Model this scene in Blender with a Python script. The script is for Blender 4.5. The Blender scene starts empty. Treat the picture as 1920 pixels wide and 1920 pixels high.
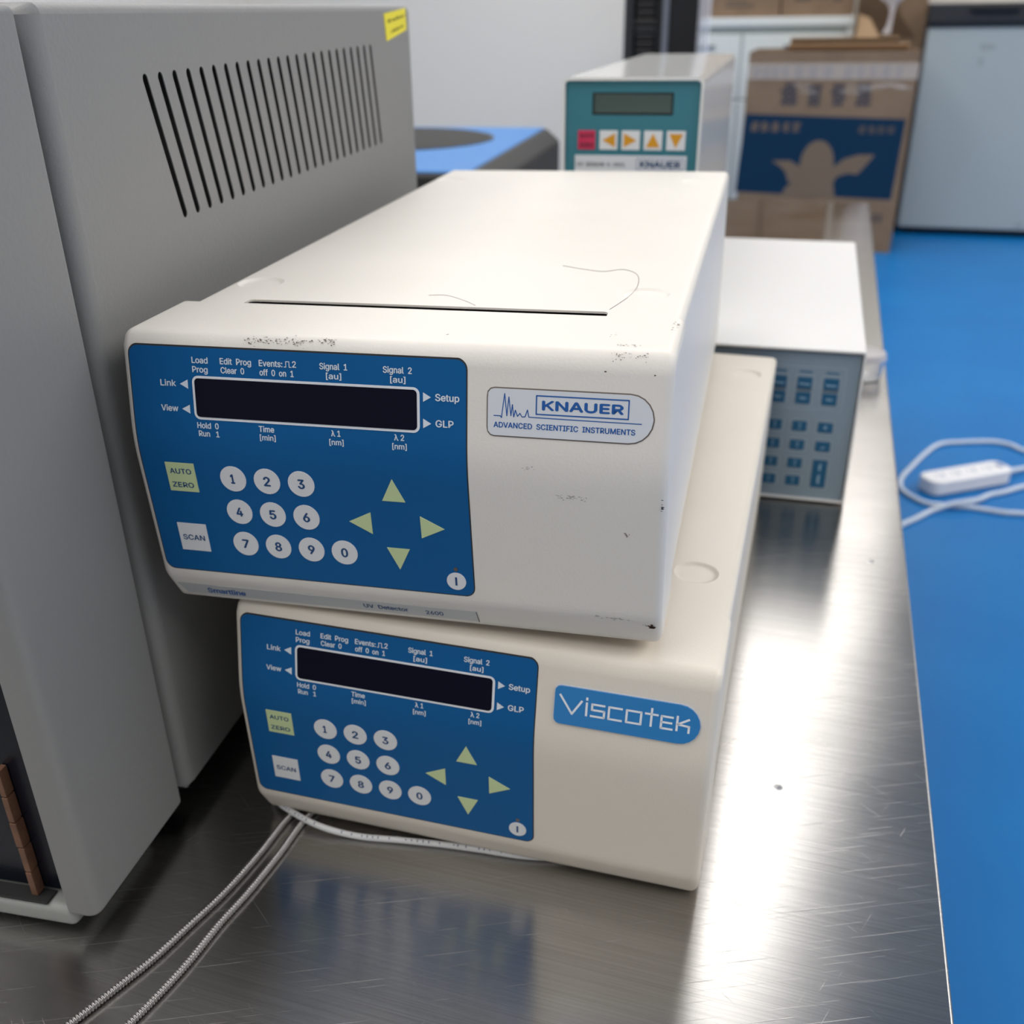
import bpy, bmesh, math, random
from mathutils import Vector, Matrix, Euler
from mathutils.geometry import tessellate_polygon
random.seed(7)
R = math.radians
MM = 0.001
FLOOR = 0.530          # the table top stands this high above the floor (metres)
sc = bpy.context.scene
COL = sc.collection

# ------------------------------------------------------------------ camera, world, exposure
RT = R(16.8)           # room axes against the camera heading
CAM_H = 0.37148 + FLOOR
pitch, roll, fpx = 0.49429, -0.01612, 1923.635
def to_room(v):
    x, y, z = v
    return Vector((x*math.cos(RT) - y*math.sin(RT), x*math.sin(RT) + y*math.cos(RT), z))
fw = Vector((0, math.cos(pitch), -math.sin(pitch))); rt0 = Vector((1, 0, 0)); up0 = rt0.cross(fw)
rgt = math.cos(roll)*rt0 + math.sin(roll)*up0
upv = -math.sin(roll)*rt0 + math.cos(roll)*up0
fw_r, rg_r, up_r = to_room(fw), to_room(rgt), to_room(upv)
cd = bpy.data.cameras.new('camera'); cam = bpy.data.objects.new('camera', cd); COL.objects.link(cam)
Mc = Matrix((( rg_r.x, up_r.x, -fw_r.x, 0), (rg_r.y, up_r.y, -fw_r.y, 0), (rg_r.z, up_r.z, -fw_r.z, CAM_H), (0, 0, 0, 1)))
cam.matrix_world = Mc
cd.sensor_width = 36; cd.sensor_fit = 'HORIZONTAL'; cd.lens = fpx*36/1920
cd.shift_x = 12.957/1920; cd.shift_y = 100.405/1920
cd.clip_start = 0.01; cd.clip_end = 50
cd.dof.use_dof = True; cd.dof.focus_distance = 0.55; cd.dof.aperture_fstop = 11.0
sc.camera = cam

w = bpy.data.worlds.new('world'); sc.world = w; w.use_nodes = True
w.node_tree.nodes['Background'].inputs[0].default_value = (0.96, 0.975, 1.0, 1)
w.node_tree.nodes['Background'].inputs[1].default_value = 0.43
sc.view_settings.view_transform = 'Standard'; sc.view_settings.look = 'None'
sc.view_settings.gamma = 1.0; sc.view_settings.use_curve_mapping = False
sc.view_settings.exposure = 0.0
LAMP = 4.8             # emission of the ceiling panels' diffusers

# ------------------------------------------------------------------ materials
def srgb(r, g, b):
    f = lambda c: (c/255/12.92) if c <= 10.3 else ((c/255 + 0.055)/1.055)**2.4
    return (f(r), f(g), f(b), 1)
def mat(name, col, rough=0.5, metal=0.0, bump=None, spec=0.5, emit=None, trans=0, alpha=1, coat=0, vary=None, ior=1.45):
    m = bpy.data.materials.new(name); m.use_nodes = True
    nt = m.node_tree; b = nt.nodes['Principled BSDF']
    b.inputs['Base Color'].default_value = col; b.inputs['Roughness'].default_value = rough
    b.inputs['Metallic'].default_value = metal; b.inputs['Specular IOR Level'].default_value = spec
    b.inputs['Transmission Weight'].default_value = trans; b.inputs['Alpha'].default_value = alpha
    b.inputs['Coat Weight'].default_value = coat; b.inputs['IOR'].default_value = ior
    if emit:
        b.inputs['Emission Color'].default_value = emit[0]; b.inputs['Emission Strength'].default_value = emit[1]
    if bump or vary:
        tc = nt.nodes.new('ShaderNodeTexCoord')
    if bump:
        sc_, st, dist = bump
        n = nt.nodes.new('ShaderNodeTexNoise'); n.inputs['Scale'].default_value = sc_; n.inputs['Detail'].default_value = 3
        nt.links.new(tc.outputs['Object'], n.inputs['Vector'])
        bp = nt.nodes.new('ShaderNodeBump'); bp.inputs['Strength'].default_value = st; bp.inputs['Distance'].default_value = dist
        nt.links.new(n.outputs['Fac'], bp.inputs['Height']); nt.links.new(bp.outputs['Normal'], b.inputs['Normal'])
    if vary:
        sc_, c2, lo, hi = vary
        n = nt.nodes.new('ShaderNodeTexNoise'); n.inputs['Scale'].default_value = sc_; n.inputs['Detail'].default_value = 5
        nt.links.new(tc.outputs['Object'], n.inputs['Vector'])
        mr = nt.nodes.new('ShaderNodeMapRange'); mr.inputs['From Min'].default_value = lo; mr.inputs['From Max'].default_value = hi
        nt.links.new(n.outputs['Fac'], mr.inputs['Value'])
        mx = nt.nodes.new('ShaderNodeMix'); mx.data_type = 'RGBA'
        nt.links.new(mr.outputs['Result'], mx.inputs['Factor'])
        mx.inputs['A'].default_value = col; mx.inputs['B'].default_value = c2
        nt.links.new(mx.outputs['Result'], b.inputs['Base Color'])
    return m

M = {}
M['cream'] = mat('cream textured paint', (0.76, 0.72, 0.66, 1), 0.42, bump=(900, 0.22, 0.0004), vary=(6, (0.70, 0.665, 0.60, 1), 0.45, 0.8))
M['cream_low'] = mat('warmer cream textured paint', (0.735, 0.675, 0.585, 1), 0.42, bump=(900, 0.2, 0.0004), vary=(6, (0.67, 0.61, 0.52, 1), 0.45, 0.8))
M['panel_blue'] = mat('blue membrane foil', srgb(6, 88, 146), 0.4, spec=0.22, bump=(1800, 0.06, 0.0002))
M['panel_edge'] = mat('dark gap shade and strip edge', (0.03, 0.03, 0.03, 1), 0.7)  # near-black for the panel's painted shade line and the strip edge
M['badge_rim'] = mat('brown grey badge rim', (0.16, 0.13, 0.11, 1), 0.7)  # dark brown-grey outline round the upper badge
M['key_white'] = mat('white key print', (0.72, 0.73, 0.74, 1), 0.4)
M['key_green'] = mat('pale green key print', srgb(196, 212, 160), 0.4)
M['print_white'] = mat('pale print', (0.66, 0.72, 0.78, 1), 0.45)
M['print_blue'] = mat('blue print', srgb(24, 88, 160), 0.45)
M['print_navy'] = mat('navy print', srgb(20, 70, 120), 0.45)
M['frame_white'] = mat('white display border', (0.76, 0.78, 0.80, 1), 0.4)
M['display'] = mat('dark display glass', (0.004, 0.004, 0.014, 1), 0.12, spec=0.12)
M['badge_silver'] = mat('silver white badge', (0.66, 0.68, 0.71, 1), 0.3)
M['badge_blue'] = mat('domed blue badge', srgb(36, 124, 190), 0.12, coat=0.6)
M['badge_print'] = mat('badge lettering', (0.78, 0.82, 0.86, 1), 0.35)
M['label_grey'] = mat('grey model strip', (0.50, 0.51, 0.50, 1), 0.4)
M['led'] = mat('unlit lamp', (0.10, 0.07, 0.05, 1), 0.3)
M['rust'] = mat('rust spot', (0.06, 0.025, 0.015, 1), 0.9)
M['scuff'] = mat('scuff mark', (0.15, 0.125, 0.105, 1), 0.8)
M['scuff_light'] = mat('faint scuff mark', (0.46, 0.44, 0.42, 1), 0.7)
M['rubber'] = mat('black rubber', (0.015, 0.015, 0.015, 1), 0.7)
M['dark_in'] = mat('dark interior', (0.01, 0.01, 0.011, 1), 0.9)
M['grey_paint'] = mat('grey textured paint', (0.235, 0.235, 0.232, 1), 0.5, bump=(420, 0.35, 0.0006))
M['grey_lip'] = mat('pale grey paint', (0.30, 0.31, 0.29, 1), 0.5, bump=(420, 0.25, 0.0006))
M['navy_door'] = mat('dark navy door glass', (0.004, 0.006, 0.012, 1), 0.25)
M['copper'] = mat('dull copper strip', (0.20, 0.10, 0.06, 1), 0.5, 0.3, vary=(60, (0.11, 0.06, 0.04, 1), 0.4, 0.7))
M['sticker'] = mat('yellow sticker', srgb(236, 222, 48), 0.45)
M['sticker_ink'] = mat('olive sticker ink', (0.16, 0.14, 0.01, 1), 0.6)
M['white_paint'] = mat('white painted steel', (0.74, 0.73, 0.71, 1), 0.4, bump=(700, 0.1, 0.0003))
M['gloss_white'] = mat('glossy white lacquer', (0.74, 0.74, 0.72, 1), 0.12)
M['teal'] = mat('teal foil', srgb(52, 118, 132), 0.4)
M['lcd'] = mat('grey green display', (0.055, 0.085, 0.075, 1), 0.12)
M['red_key'] = mat('crimson key', srgb(196, 44, 84), 0.45)
M['amber'] = mat('amber arrow', srgb(214, 150, 24), 0.45)
M['ink'] = mat('dark ink', (0.03, 0.035, 0.05, 1), 0.6)
M['pump_panel'] = mat('blue grey panel', srgb(132, 148, 160), 0.4)
M['pump_line'] = mat('paler panel outline', srgb(158, 172, 182), 0.4)
M['pump_key'] = mat('petrol blue key', srgb(24, 88, 124), 0.4)
M['pump_ink'] = mat('pale key ink', srgb(150, 180, 200), 0.5)
M['floor'] = mat('blue epoxy floor', srgb(2, 104, 172), 0.36, spec=0.3, bump=(60, 0.05, 0.001), vary=(3, srgb(6, 111, 178), 0.4, 0.7))
M['wall'] = mat('pale grey wall', (0.80, 0.765, 0.70, 1), 0.7)
M['ceiling'] = mat('white ceiling', (0.60, 0.56, 0.50, 1), 0.8)
M['centri_blue'] = mat('light blue casing', srgb(50, 124, 194), 0.45)
M['dark_grey'] = mat('dark grey plastic', (0.02, 0.02, 0.02, 1), 0.5)
M['lid_grey'] = mat('grey lid plastic', (0.045, 0.045, 0.045, 1), 0.7, spec=0.2)
M['card'] = mat('brown cardboard', (0.215, 0.145, 0.09, 1), 0.8, bump=(120, 0.1, 0.0005), vary=(9, (0.18, 0.12, 0.075, 1), 0.4, 0.7))
M['card_light'] = mat('pale cardboard flap', (0.40, 0.27, 0.16, 1), 0.8)
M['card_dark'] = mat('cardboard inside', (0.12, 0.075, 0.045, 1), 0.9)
M['card_blue'] = mat('dark blue carton print', srgb(8, 46, 72), 0.7, spec=0.2)
M['card_ink'] = mat('blue black carton ink', (0.045, 0.045, 0.06, 1), 0.8)
M['card_ink2'] = mat('faded carton ink', (0.10, 0.08, 0.065, 1), 0.8)
M['card_tan'] = mat('tan carton print', (0.17, 0.12, 0.08, 1), 0.8)
M['tape'] = mat('clear packing tape', (0.85, 0.78, 0.72, 1), 0.08, alpha=0.22)
M['freezer'] = mat('bluish white enamel', (0.37, 0.42, 0.43, 1), 0.3)
M['freezer_lid'] = mat('charcoal freezer lid', (0.02, 0.022, 0.026, 1), 0.45)
M['black'] = mat('black enamel', (0.008, 0.008, 0.010, 1), 0.4)
M['trim_grey'] = mat('blue grey trim', (0.20, 0.22, 0.26, 1), 0.35, 0.4)
M['cab_white'] = mat('white lacquered cabinet', (0.66, 0.70, 0.69, 1), 0.35)
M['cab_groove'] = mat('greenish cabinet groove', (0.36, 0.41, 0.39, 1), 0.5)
M['film'] = mat('clear plastic film', (0.92, 0.94, 1.0, 1), 0.08, alpha=0.55)
M['bag'] = mat('milky plastic bag', (0.66, 0.62, 0.62, 1), 0.25, alpha=0.62)
M['clear'] = mat('clear plastic', (0.97, 0.98, 1.0, 1), 0.03, trans=1.0, ior=1.3)
M['cable_white'] = mat('white cable sheath', (0.66, 0.66, 0.66, 1), 0.4)
M['cable_ink'] = mat('cable print', (0.22, 0.23, 0.3, 1), 0.5)
M['cord'] = mat('white flex', (0.60, 0.66, 0.74, 1), 0.4)
M['strip_white'] = mat('white strip plastic', (0.80, 0.80, 0.82, 1), 0.3)
M['socket'] = mat('socket shade', (0.30, 0.36, 0.5, 1), 0.5)
M['hose'] = mat('stainless corrugated hose', (0.42, 0.40, 0.385, 1), 0.32, 1.0)
M['hair'] = mat('dark hair', (0.10, 0.07, 0.05, 1), 0.5)
M['lamp_frame'] = mat('white lamp frame', (0.7, 0.7, 0.7, 1), 0.5)
M['lamp'] = mat('lit diffuser', (0.8, 0.8, 0.8, 1), 0.6, emit=((1.0, 0.955, 0.90, 1), LAMP))
M['stone'] = mat('steel leg', (0.45, 0.45, 0.45, 1), 0.35, 1.0)

def steel():
    m = bpy.data.materials.new('brushed stainless steel'); m.use_nodes = True
    nt = m.node_tree; N = nt.nodes; Lk = nt.links; b = N['Principled BSDF']
    b.inputs['Metallic'].default_value = 1.0
    tc = N.new('ShaderNodeTexCoord')
    def noise(scale, rot, det, base=1.0):
        m0 = N.new('ShaderNodeMapping'); m0.inputs['Rotation'].default_value = (0, 0, R(rot)); Lk.new(tc.outputs['Object'], m0.inputs['Vector'])
        mp = N.new('ShaderNodeMapping'); mp.inputs['Scale'].default_value = scale; Lk.new(m0.outputs['Vector'], mp.inputs['Vector'])
        n = N.new('ShaderNodeTexNoise'); n.inputs['Scale'].default_value = base; n.inputs['Detail'].default_value = det
        Lk.new(mp.outputs['Vector'], n.inputs['Vector']); return n.outputs['Fac']
    def rng(v, a, b_, c, d_):
        mr = N.new('ShaderNodeMapRange'); mr.inputs['From Min'].default_value = a; mr.inputs['From Max'].default_value = b_
        mr.inputs['To Min'].default_value = c; mr.inputs['To Max'].default_value = d_; Lk.new(v, mr.inputs['Value']); return mr.outputs['Result']
    def math_(op, a, b_):
        n = N.new('ShaderNodeMath'); n.operation = op
        for i, v in enumerate((a, b_)):
            if isinstance(v, (int, float)): n.inputs[i].default_value = v
            else: Lk.new(v, n.inputs[i])
        return n.outputs[0]
    brush = noise((14, 1500, 14), 2, 4)                # fine lines along the brushing
    coarse = noise((9, 9, 9), 0, 5)
    scr1 = noise((16, 1500, 16), -24, 2); scr2 = noise((1600, 17, 17), 22, 2); scr3 = noise((24, 1700, 24), 38, 2)
    s1 = rng(scr1, 0.67, 0.76, 0, 1); s2 = rng(scr2, 0.73, 0.82, 0, 1); s3 = rng(scr3, 0.72, 0.81, 0, 1)
    scr = math_('MAXIMUM', s1, math_('MAXIMUM', s2, s3))
    sx = N.new('ShaderNodeSeparateXYZ'); Lk.new(tc.outputs['Object'], sx.inputs[0])      # far end made smoother so it mirrors the cartons more clearly
    rough_drop = rng(sx.outputs['Y'], 0.75, 1.7, 0.0, -0.15)
    rough = math_('ADD', math_('ADD', rng(coarse, 0.3, 0.7, 0.21, 0.28), rough_drop), math_('MULTIPLY', scr, 0.10))
    Lk.new(rough, b.inputs['Roughness'])
    b.inputs['Anisotropic'].default_value = 0.75
    tg = N.new('ShaderNodeCombineXYZ'); tg.inputs[0].default_value = 0; tg.inputs[1].default_value = 1
    Lk.new(tg.outputs[0], b.inputs['Tangent'])
    mx = N.new('ShaderNodeMix'); mx.data_type = 'RGBA'
    mx.inputs['A'].default_value = (0.37, 0.358, 0.342, 1); mx.inputs['B'].default_value = (0.46, 0.447, 0.43, 1)
    Lk.new(rng(brush, 0.3, 0.7, 0, 1), mx.inputs['Factor']); Lk.new(mx.outputs['Result'], b.inputs['Base Color'])
    h = math_('ADD', math_('MULTIPLY', brush, 0.25), math_('MULTIPLY', scr, 0.5))
    bp = N.new('ShaderNodeBump'); bp.inputs['Strength'].default_value = 0.12; bp.inputs['Distance'].default_value = 0.0004
    Lk.new(h, bp.inputs['Height']); Lk.new(bp.outputs['Normal'], b.inputs['Normal'])
    return m
M['steel'] = steel()

# ------------------------------------------------------------------ mesh helpers (all lengths in millimetres)
class MB:
    def __init__(s): s.v = []; s.f = []; s.m = []
    def add(s, vs, fs, mi=0):
        o = len(s.v); s.v += [tuple(p) for p in vs]
        s.f += [tuple(i + o for i in f) for f in fs]; s.m += [mi]*len(fs)
        return s
    def xf(s, fn): s.v = [tuple(fn(p)) for p in s.v]; return s
    def join(s, o, mi=None):
        k = len(s.v); s.v += o.v; s.f += [tuple(i + k for i in f) for f in o.f]; s.m += (o.m if mi is None else [mi]*len(o.f)); return s

def build(name, mb, mats, parent=None, sharp=35, kind=None, fix=True):
    me = bpy.data.meshes.new(name)
    me.from_pydata([(x*MM, y*MM, z*MM) for x, y, z in mb.v], [], mb.f)
    if not isinstance(mats, (list, tuple)): mats = [mats]
    for m in mats: me.materials.append(m)
    for p, mi in zip(me.polygons, mb.m): p.material_index = mi
    if fix:
        bm = bmesh.new(); bm.from_mesh(me); bmesh.ops.recalc_face_normals(bm, faces=bm.faces); bm.to_mesh(me); bm.free()
    me.shade_smooth(); me.set_sharp_from_angle(angle=R(sharp)); me.update()
    o = bpy.data.objects.new(name, me); COL.objects.link(o)
    if parent: o.parent = parent
    if kind: o['kind'] = kind
    if fix and len(me.polygons) > 6:                     # big flat faces keep their own normal next to rounded edges
        wn = o.modifiers.new('weighted normals', 'WEIGHTED_NORMAL'); wn.keep_sharp = True; wn.weight = 100
    return o
def tag(o, label, cat, group=None):
    o['label'] = label; o['category'] = cat
    if group: o['group'] = group
    return o
def thing(name, label, cat, loc=(0, 0, 0), rz=0, group=None, mw=None):
    o = bpy.data.objects.new(name, None); COL.objects.link(o); o.empty_display_size = 0.02
    if mw is not None: o.matrix_world = mw
    else:
        o.location = (loc[0]*MM, loc[1]*MM, loc[2]*MM); o.rotation_euler = (0, 0, rz)
    return tag(o, label, cat, group)
def struct(name, mb, m): 
    o = build(name, mb, m); o['kind'] = 'structure'; return o

def offset_poly(pts, dd):
    n = len(pts); out = []
    for i in range(n):
        a, b, c = Vector(pts[i-1]), Vector(pts[i]), Vector(pts[(i+1) % n])
        d1 = (b - a).normalized(); d2 = (c - b).normalized()
        n1 = Vector((-d1.y, d1.x)); n2 = Vector((-d2.y, d2.x)); k = 1 + n1.dot(n2)
        mv = (n1 + n2)/max(k, 0.25)
        out.append((b.x + mv.x*dd, b.y + mv.y*dd))
    return out
def fillet(pts, rs, seg=5):
    n = len(pts); out = []
    for i in range(n):
        r = rs[i] if isinstance(rs, (list, tuple)) else rs
        b = Vector(pts[i])
        if r <= 0: out.append(tuple(b)); continue
        a = (Vector(pts[i-1]) - b); c = (Vector(pts[(i+1) % n]) - b)
        la, lc = a.length, c.length; a.normalize(); c.normalize()
        ang = math.acos(max(-1, min(1, a.dot(c))))
        t = min(r/math.tan(ang/2), la*0.49, lc*0.49)
        p0 = b + a*t; p1 = b + c*t
        for k in range(seg + 1):
            s = k/seg; q = (1-s)**2*p0 + 2*s*(1-s)*b + s*s*p1
            out.append((q.x, q.y))
    return out
def prism(pts, h0, h1, r=0, seg=4, axis='x'):
    """polygon pts (counter clockwise) swept from h0 to h1; ends rounded by r"""
    mb = MB(); rings = []
    if r > 0:
        for k in range(seg + 1):
            a = math.pi/2*k/seg; rings.append((h0 + r*(1 - math.sin(a)), r*(1 - math.cos(a))) )
        rings = [(h0 + r*(1 - math.sin(math.pi/2*k/seg)), r*(1 - math.cos(math.pi/2*k/seg))) for k in range(seg, -1, -1)]
        rings = [(h0 + r*(1 - math.cos(math.pi/2*k/seg)), r*(1 - math.sin(math.pi/2*k/seg))) for k in range(seg + 1)]
        rings = rings + [(h1 - (h - h0), d) for h, d in reversed(rings)]
    else: rings = [(h0, 0), (h1, 0)]
    n = len(pts)
    for h, d in rings:
        q = offset_poly(pts, d) if d > 1e-6 else pts
        for a, b in q:
            mb.v.append((h, a, b) if axis == 'x' else ((a, h, b) if axis == 'y' else (a, b, h)))
    for k in range(len(rings) - 1):
        for i in range(n):
            j = (i + 1) % n
            mb.f.append((k*n + i, k*n + j, (k+1)*n + j, (k+1)*n + i)); mb.m.append(0)
    mb.f.append(tuple(range(n))[::-1]); mb.f.append(tuple(range((len(rings)-1)*n, len(rings)*n))); mb.m += [0, 0]
    return mb
def rbox(x0, x1, y0, y1, z0, z1, r=1.0, seg=3):
    r = min(r, (x1-x0)*.45, (y1-y0)*.45, (z1-z0)*.45)
    if r <= 0:
        return prism([(y0, z0), (y1, z0), (y1, z1), (y0, z1)], x0, x1)
    p = fillet([(y0, z0), (y1, z0), (y1, z1), (y0, z1)], r, seg + 1)
    return prism(p, x0, x1, r*0.9, seg)
def cyl(cx, cy, z0, z1, r, n=24, r1=None):
    mb = MB(); r1 = r if r1 is None else r1
    for z, q in ((z0, r), (z1, r1)):
        for i in range(n): a = 2*math.pi*i/n; mb.v.append((cx + q*math.cos(a), cy + q*math.sin(a), z))
    for i in range(n): j = (i+1) % n; mb.f.append((i, j, n+j, n+i)); mb.m.append(0)
    mb.f += [tuple(range(n))[::-1], tuple(range(n, 2*n))]; mb.m += [0, 0]
    return mb
def lathe(prof, cx=0, cy=0, n=32, close=False):
    mb = MB(); k = len(prof)
    for r, z in prof:
        for i in range(n): a = 2*math.pi*i/n; mb.v.append((cx + r*math.cos(a), cy + r*math.sin(a), z))
    for q in range(k - (0 if close else 1)):
        for i in range(n):
            j = (i+1) % n; q2 = (q+1) % k
            mb.f.append((q*n+i, q*n+j, q2*n+j, q2*n+i)); mb.m.append(0)
    return mb
def spline(pts, n):
    P = [Vector(p) for p in pts]; out = []; m = len(P) - 1
    for i in range(m):
        p0 = P[max(i-1, 0)]; p1 = P[i]; p2 = P[i+1]; p3 = P[min(i+2, m)]
        for k in range(n):
            t = k/n
            out.append(0.5*((2*p1) + (p2-p0)*t + (2*p0-5*p1+4*p2-p3)*t*t + (3*p1-p0-3*p2+p3)*t**3))
    out.append(P[-1]); return out
def tube(path, rad, n=8, cap=True):
    mb = MB(); k = len(path)
    up = Vector((0, 0, 1))
    for i, p in enumerate(path):
        t = (path[min(i+1, k-1)] - path[max(i-1, 0)]).normalized()
        s = t.cross(up); s = s.normalized() if s.length > 1e-4 else Vector((1, 0, 0)); u = s.cross(t)
        r = rad(i) if callable(rad) else rad
        for j in range(n):
            a = 2*math.pi*j/n; q = p + s*(r*math.cos(a)) + u*(r*math.sin(a)); mb.v.append(tuple(q))
    for i in range(k-1):
        for j in range(n):
            j2 = (j+1) % n; mb.f.append((i*n+j, i*n+j2, (i+1)*n+j2, (i+1)*n+j)); mb.m.append(0)
    if cap: mb.f += [tuple(range(n))[::-1], tuple(range((k-1)*n, k*n))]; mb.m += [0, 0]
    return mb
def plate(outer, holes=(), depth=0.0):
    """flat polygon with holes in (a, b), c = 0 on top, walls of the holes and rim down to c = -depth"""
    loops = [list(outer)] + [list(h) for h in holes]
    pts = [p for l in loops for p in l]
    tris = tessellate_polygon([[Vector((a, b, 0)) for a, b in l] for l in loops])
    mb = MB(); mb.add([(a, b, 0) for a, b in pts], [tuple(t) for t in tris])
    if depth:
        o = 0
        for l in loops:
            n = len(l); vs = [(a, b, 0) for a, b in l] + [(a, b, -depth) for a, b in l]
            mb.add(vs, [(i, (i+1) % n, n + (i+1) % n, n + i) for i in range(n)])
    return mb

# lettering: outlines of the built-in font, fitted to a width and a cap height
_tc = {}
try: FONT = bpy.data.fonts.load(bpy.utils.system_resource('DATAFILES', path='fonts') + '/Inter.woff2')   # Blender's own interface typeface
except Exception: FONT = None
def glyphs(s):
    if s in _tc: return _tc[s]
    cu = bpy.data.curves.new('t', 'FONT'); cu.body = s; cu.size = 1; cu.resolution_u = 3; cu.fill_mode = 'NONE'
    if FONT: cu.font = FONT
    ob = bpy.data.objects.new('t', cu); COL.objects.link(ob)
    dg = bpy.context.evaluated_depsgraph_get()
    me = bpy.data.meshes.new_from_object(ob.evaluated_get(dg))
    co = [(p.co.x, p.co.y) for p in me.vertices]; nb = {}
    for e in me.edges:
        i, j = e.vertices; nb.setdefault(i, []).append(j); nb.setdefault(j, []).append(i)
    bpy.data.objects.remove(ob); bpy.data.curves.remove(cu); bpy.data.meshes.remove(me)
    # walk the outlines, then fill each outer outline with its own holes (outlines may overlap)
    seen = set(); loops = []
    for st in sorted(nb):
        if st in seen: continue
        lp = [st]; seen.add(st); cur = st
        while True:
            nx = [k for k in nb[cur] if k not in seen]
            if not nx: break
            cur = nx[0] if len(lp) > 1 or (st + 1) not in nx else st + 1
            seen.add(cur); lp.append(cur)
        pts = [co[k] for k in lp]; cl = [p for k, p in enumerate(pts) if math.dist(p, pts[k-1]) > 1e-5]
        if len(cl) > 2: loops.append(cl)
    area = lambda l: sum(l[k-1][0]*l[k][1] - l[k][0]*l[k-1][1] for k in range(len(l)))/2
    def inside(p, l):
        c = False
        for k in range(len(l)):
            (x1, y1), (x2, y2) = l[k-1], l[k]
            if (y1 > p[1]) != (y2 > p[1]) and p[0] < (x2-x1)*(p[1]-y1)/(y2-y1) + x1: c = not c
        return c
    sg = area(max(loops, key=lambda l: abs(area(l))))
    outs = [l for l in loops if area(l)*sg > 0]; hol = [l for l in loops if area(l)*sg < 0]
    v, f = [], []
    for o_ in outs:
        ls = [o_] + [h_ for h_ in hol if inside(h_[0], o_)]
        n0 = len(v); v += [p for l in ls for p in l]
        f += [tuple(k + n0 for k in t_) for t_ in tessellate_polygon([[Vector((x, y, 0)) for x, y in l] for l in ls])]
    _tc[s] = (v, f); return _tc[s]
CAPH = max(y for x, y in glyphs('H')[0])
def text2d(s, u0, u1, base, cap, shear=0.0, bold=0.045):
    v, f = glyphs(s)
    xs = [p[0] for p in v]; a, b = min(xs), max(xs); k = (u1-u0)/(b-a); h = cap/CAPH
    mb = MB(); e = cap*bold
    for dx, dy, dz in ((-e, 0, 0), (e, 0, .01), (0, e*.7, .02), (0, -e*.7, .03)):
        mb.add([(u0 + (x-a)*k + shear*(y*h) + dx, base + y*h + dy, dz) for x, y in v], f)
    return mb
def strokes2d(lines, wd):
    mb = MB()
    for l in lines:
        for i in range(len(l)-1):
            a, b = Vector(l[i]), Vector(l[i+1]); t = (b-a).normalized(); n = Vector((-t.y, t.x))*wd/2; e = t*wd*0.3
            mb.add([(*(a-e-n), 0), (*(b+e-n), 0), (*(b+e+n), 0), (*(a-e+n), 0)], [(0, 1, 2, 3)])
    return mb
def smudge2d(u, z, w_, h_, n, seed, size=(0.25, 0.9)):
    """irregular flecks scattered over a small patch"""
    rd = random.Random(seed); mb = MB()
    for _ in range(n):
        cu, cz = u + (rd.random()-.5)*w_, z + (rd.gauss(0, .28))*h_; r = rd.uniform(*size)
        k = 6; ph = rd.random()*6; el = rd.uniform(1, 2.6)
        mb.add([(cu + el*r*rd.uniform(.5, 1)*math.cos(ph + 6.283*i/k)*.5, cz + r*rd.uniform(.5, 1)*math.sin(ph + 6.283*i/k)*.5, 0) for i in range(k)], [tuple(range(k))])
    return mb

# ------------------------------------------------------------------ room (X across the table, Y along it, Z up; camera over the origin)
ROOM_X0, ROOM_X1, ROOM_Y0, ROOM_Y1, CEIL = -3200, 4300, -2400, 5800, 2800
F = FLOOR*1000
struct('floor', rbox(ROOM_X0, ROOM_X1, ROOM_Y0, ROOM_Y1, -60, 0, 0), M['floor'])
struct('wall_back', rbox(ROOM_X0, ROOM_X1, ROOM_Y1, ROOM_Y1 + 120, 0, CEIL, 0), M['wall'])
struct('wall_left', rbox(ROOM_X0 - 120, ROOM_X0, ROOM_Y0, ROOM_Y1, 0, CEIL, 0), M['wall'])
struct('ceiling', rbox(ROOM_X0, ROOM_X1, ROOM_Y0, ROOM_Y1, CEIL, CEIL + 80, 0), M['ceiling'])
struct('baseboard_back', rbox(ROOM_X0, ROOM_X1, ROOM_Y1 - 14, ROOM_Y1, 0, 90, 2), M['floor'])
ROW = R(9)           # the lamp rows run slightly askew of the table
for lx, lw, ys, where in ((-300, 420, (-1300, -85, 2560, 3775, 4990), 'in the row above the steel table'), (2000, 450, (-500, 715, 1930, 3145, 4360), 'in the first added row, unseen over the open blue floor'),
        (3300, 450, (-500, 715, 1930, 3145, 4360), 'in the far added row, unseen over the open blue floor'), (-1800, 450, (-500, 715, 1930, 3145, 4360), 'in the added unseen row over the left side of the table')):  # outer rows are added, unseen, to brighten tops and the grey instrument's side
  for nth, y0 in zip(('nearest', 'second', 'middle', 'fourth', 'farthest'), ys):
    px, py = lx + math.tan(ROW)*(y0 - 2200), y0
    t = thing('ceiling_light', 'white ceiling light panel, ' + nth + ' ' + where, 'light', (px, py, CEIL - 40), -ROW, 'ceiling light panels ' + where)
    mb = MB()
    for a in ((-lw, -lw + 15, -600, 600), (lw - 15, lw, -600, 600), (-lw + 15, lw - 15, -600, -585), (-lw + 15, lw - 15, 585, 600)):
        mb.join(rbox(a[0], a[1], a[2], a[3], 0, 40, 1))
    build('frame', mb, M['lamp_frame'], t)
    build('diffuser', rbox(-lw + 15, lw - 15, -585, 585, 4, 12, 0), M['lamp'], t)

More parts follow.
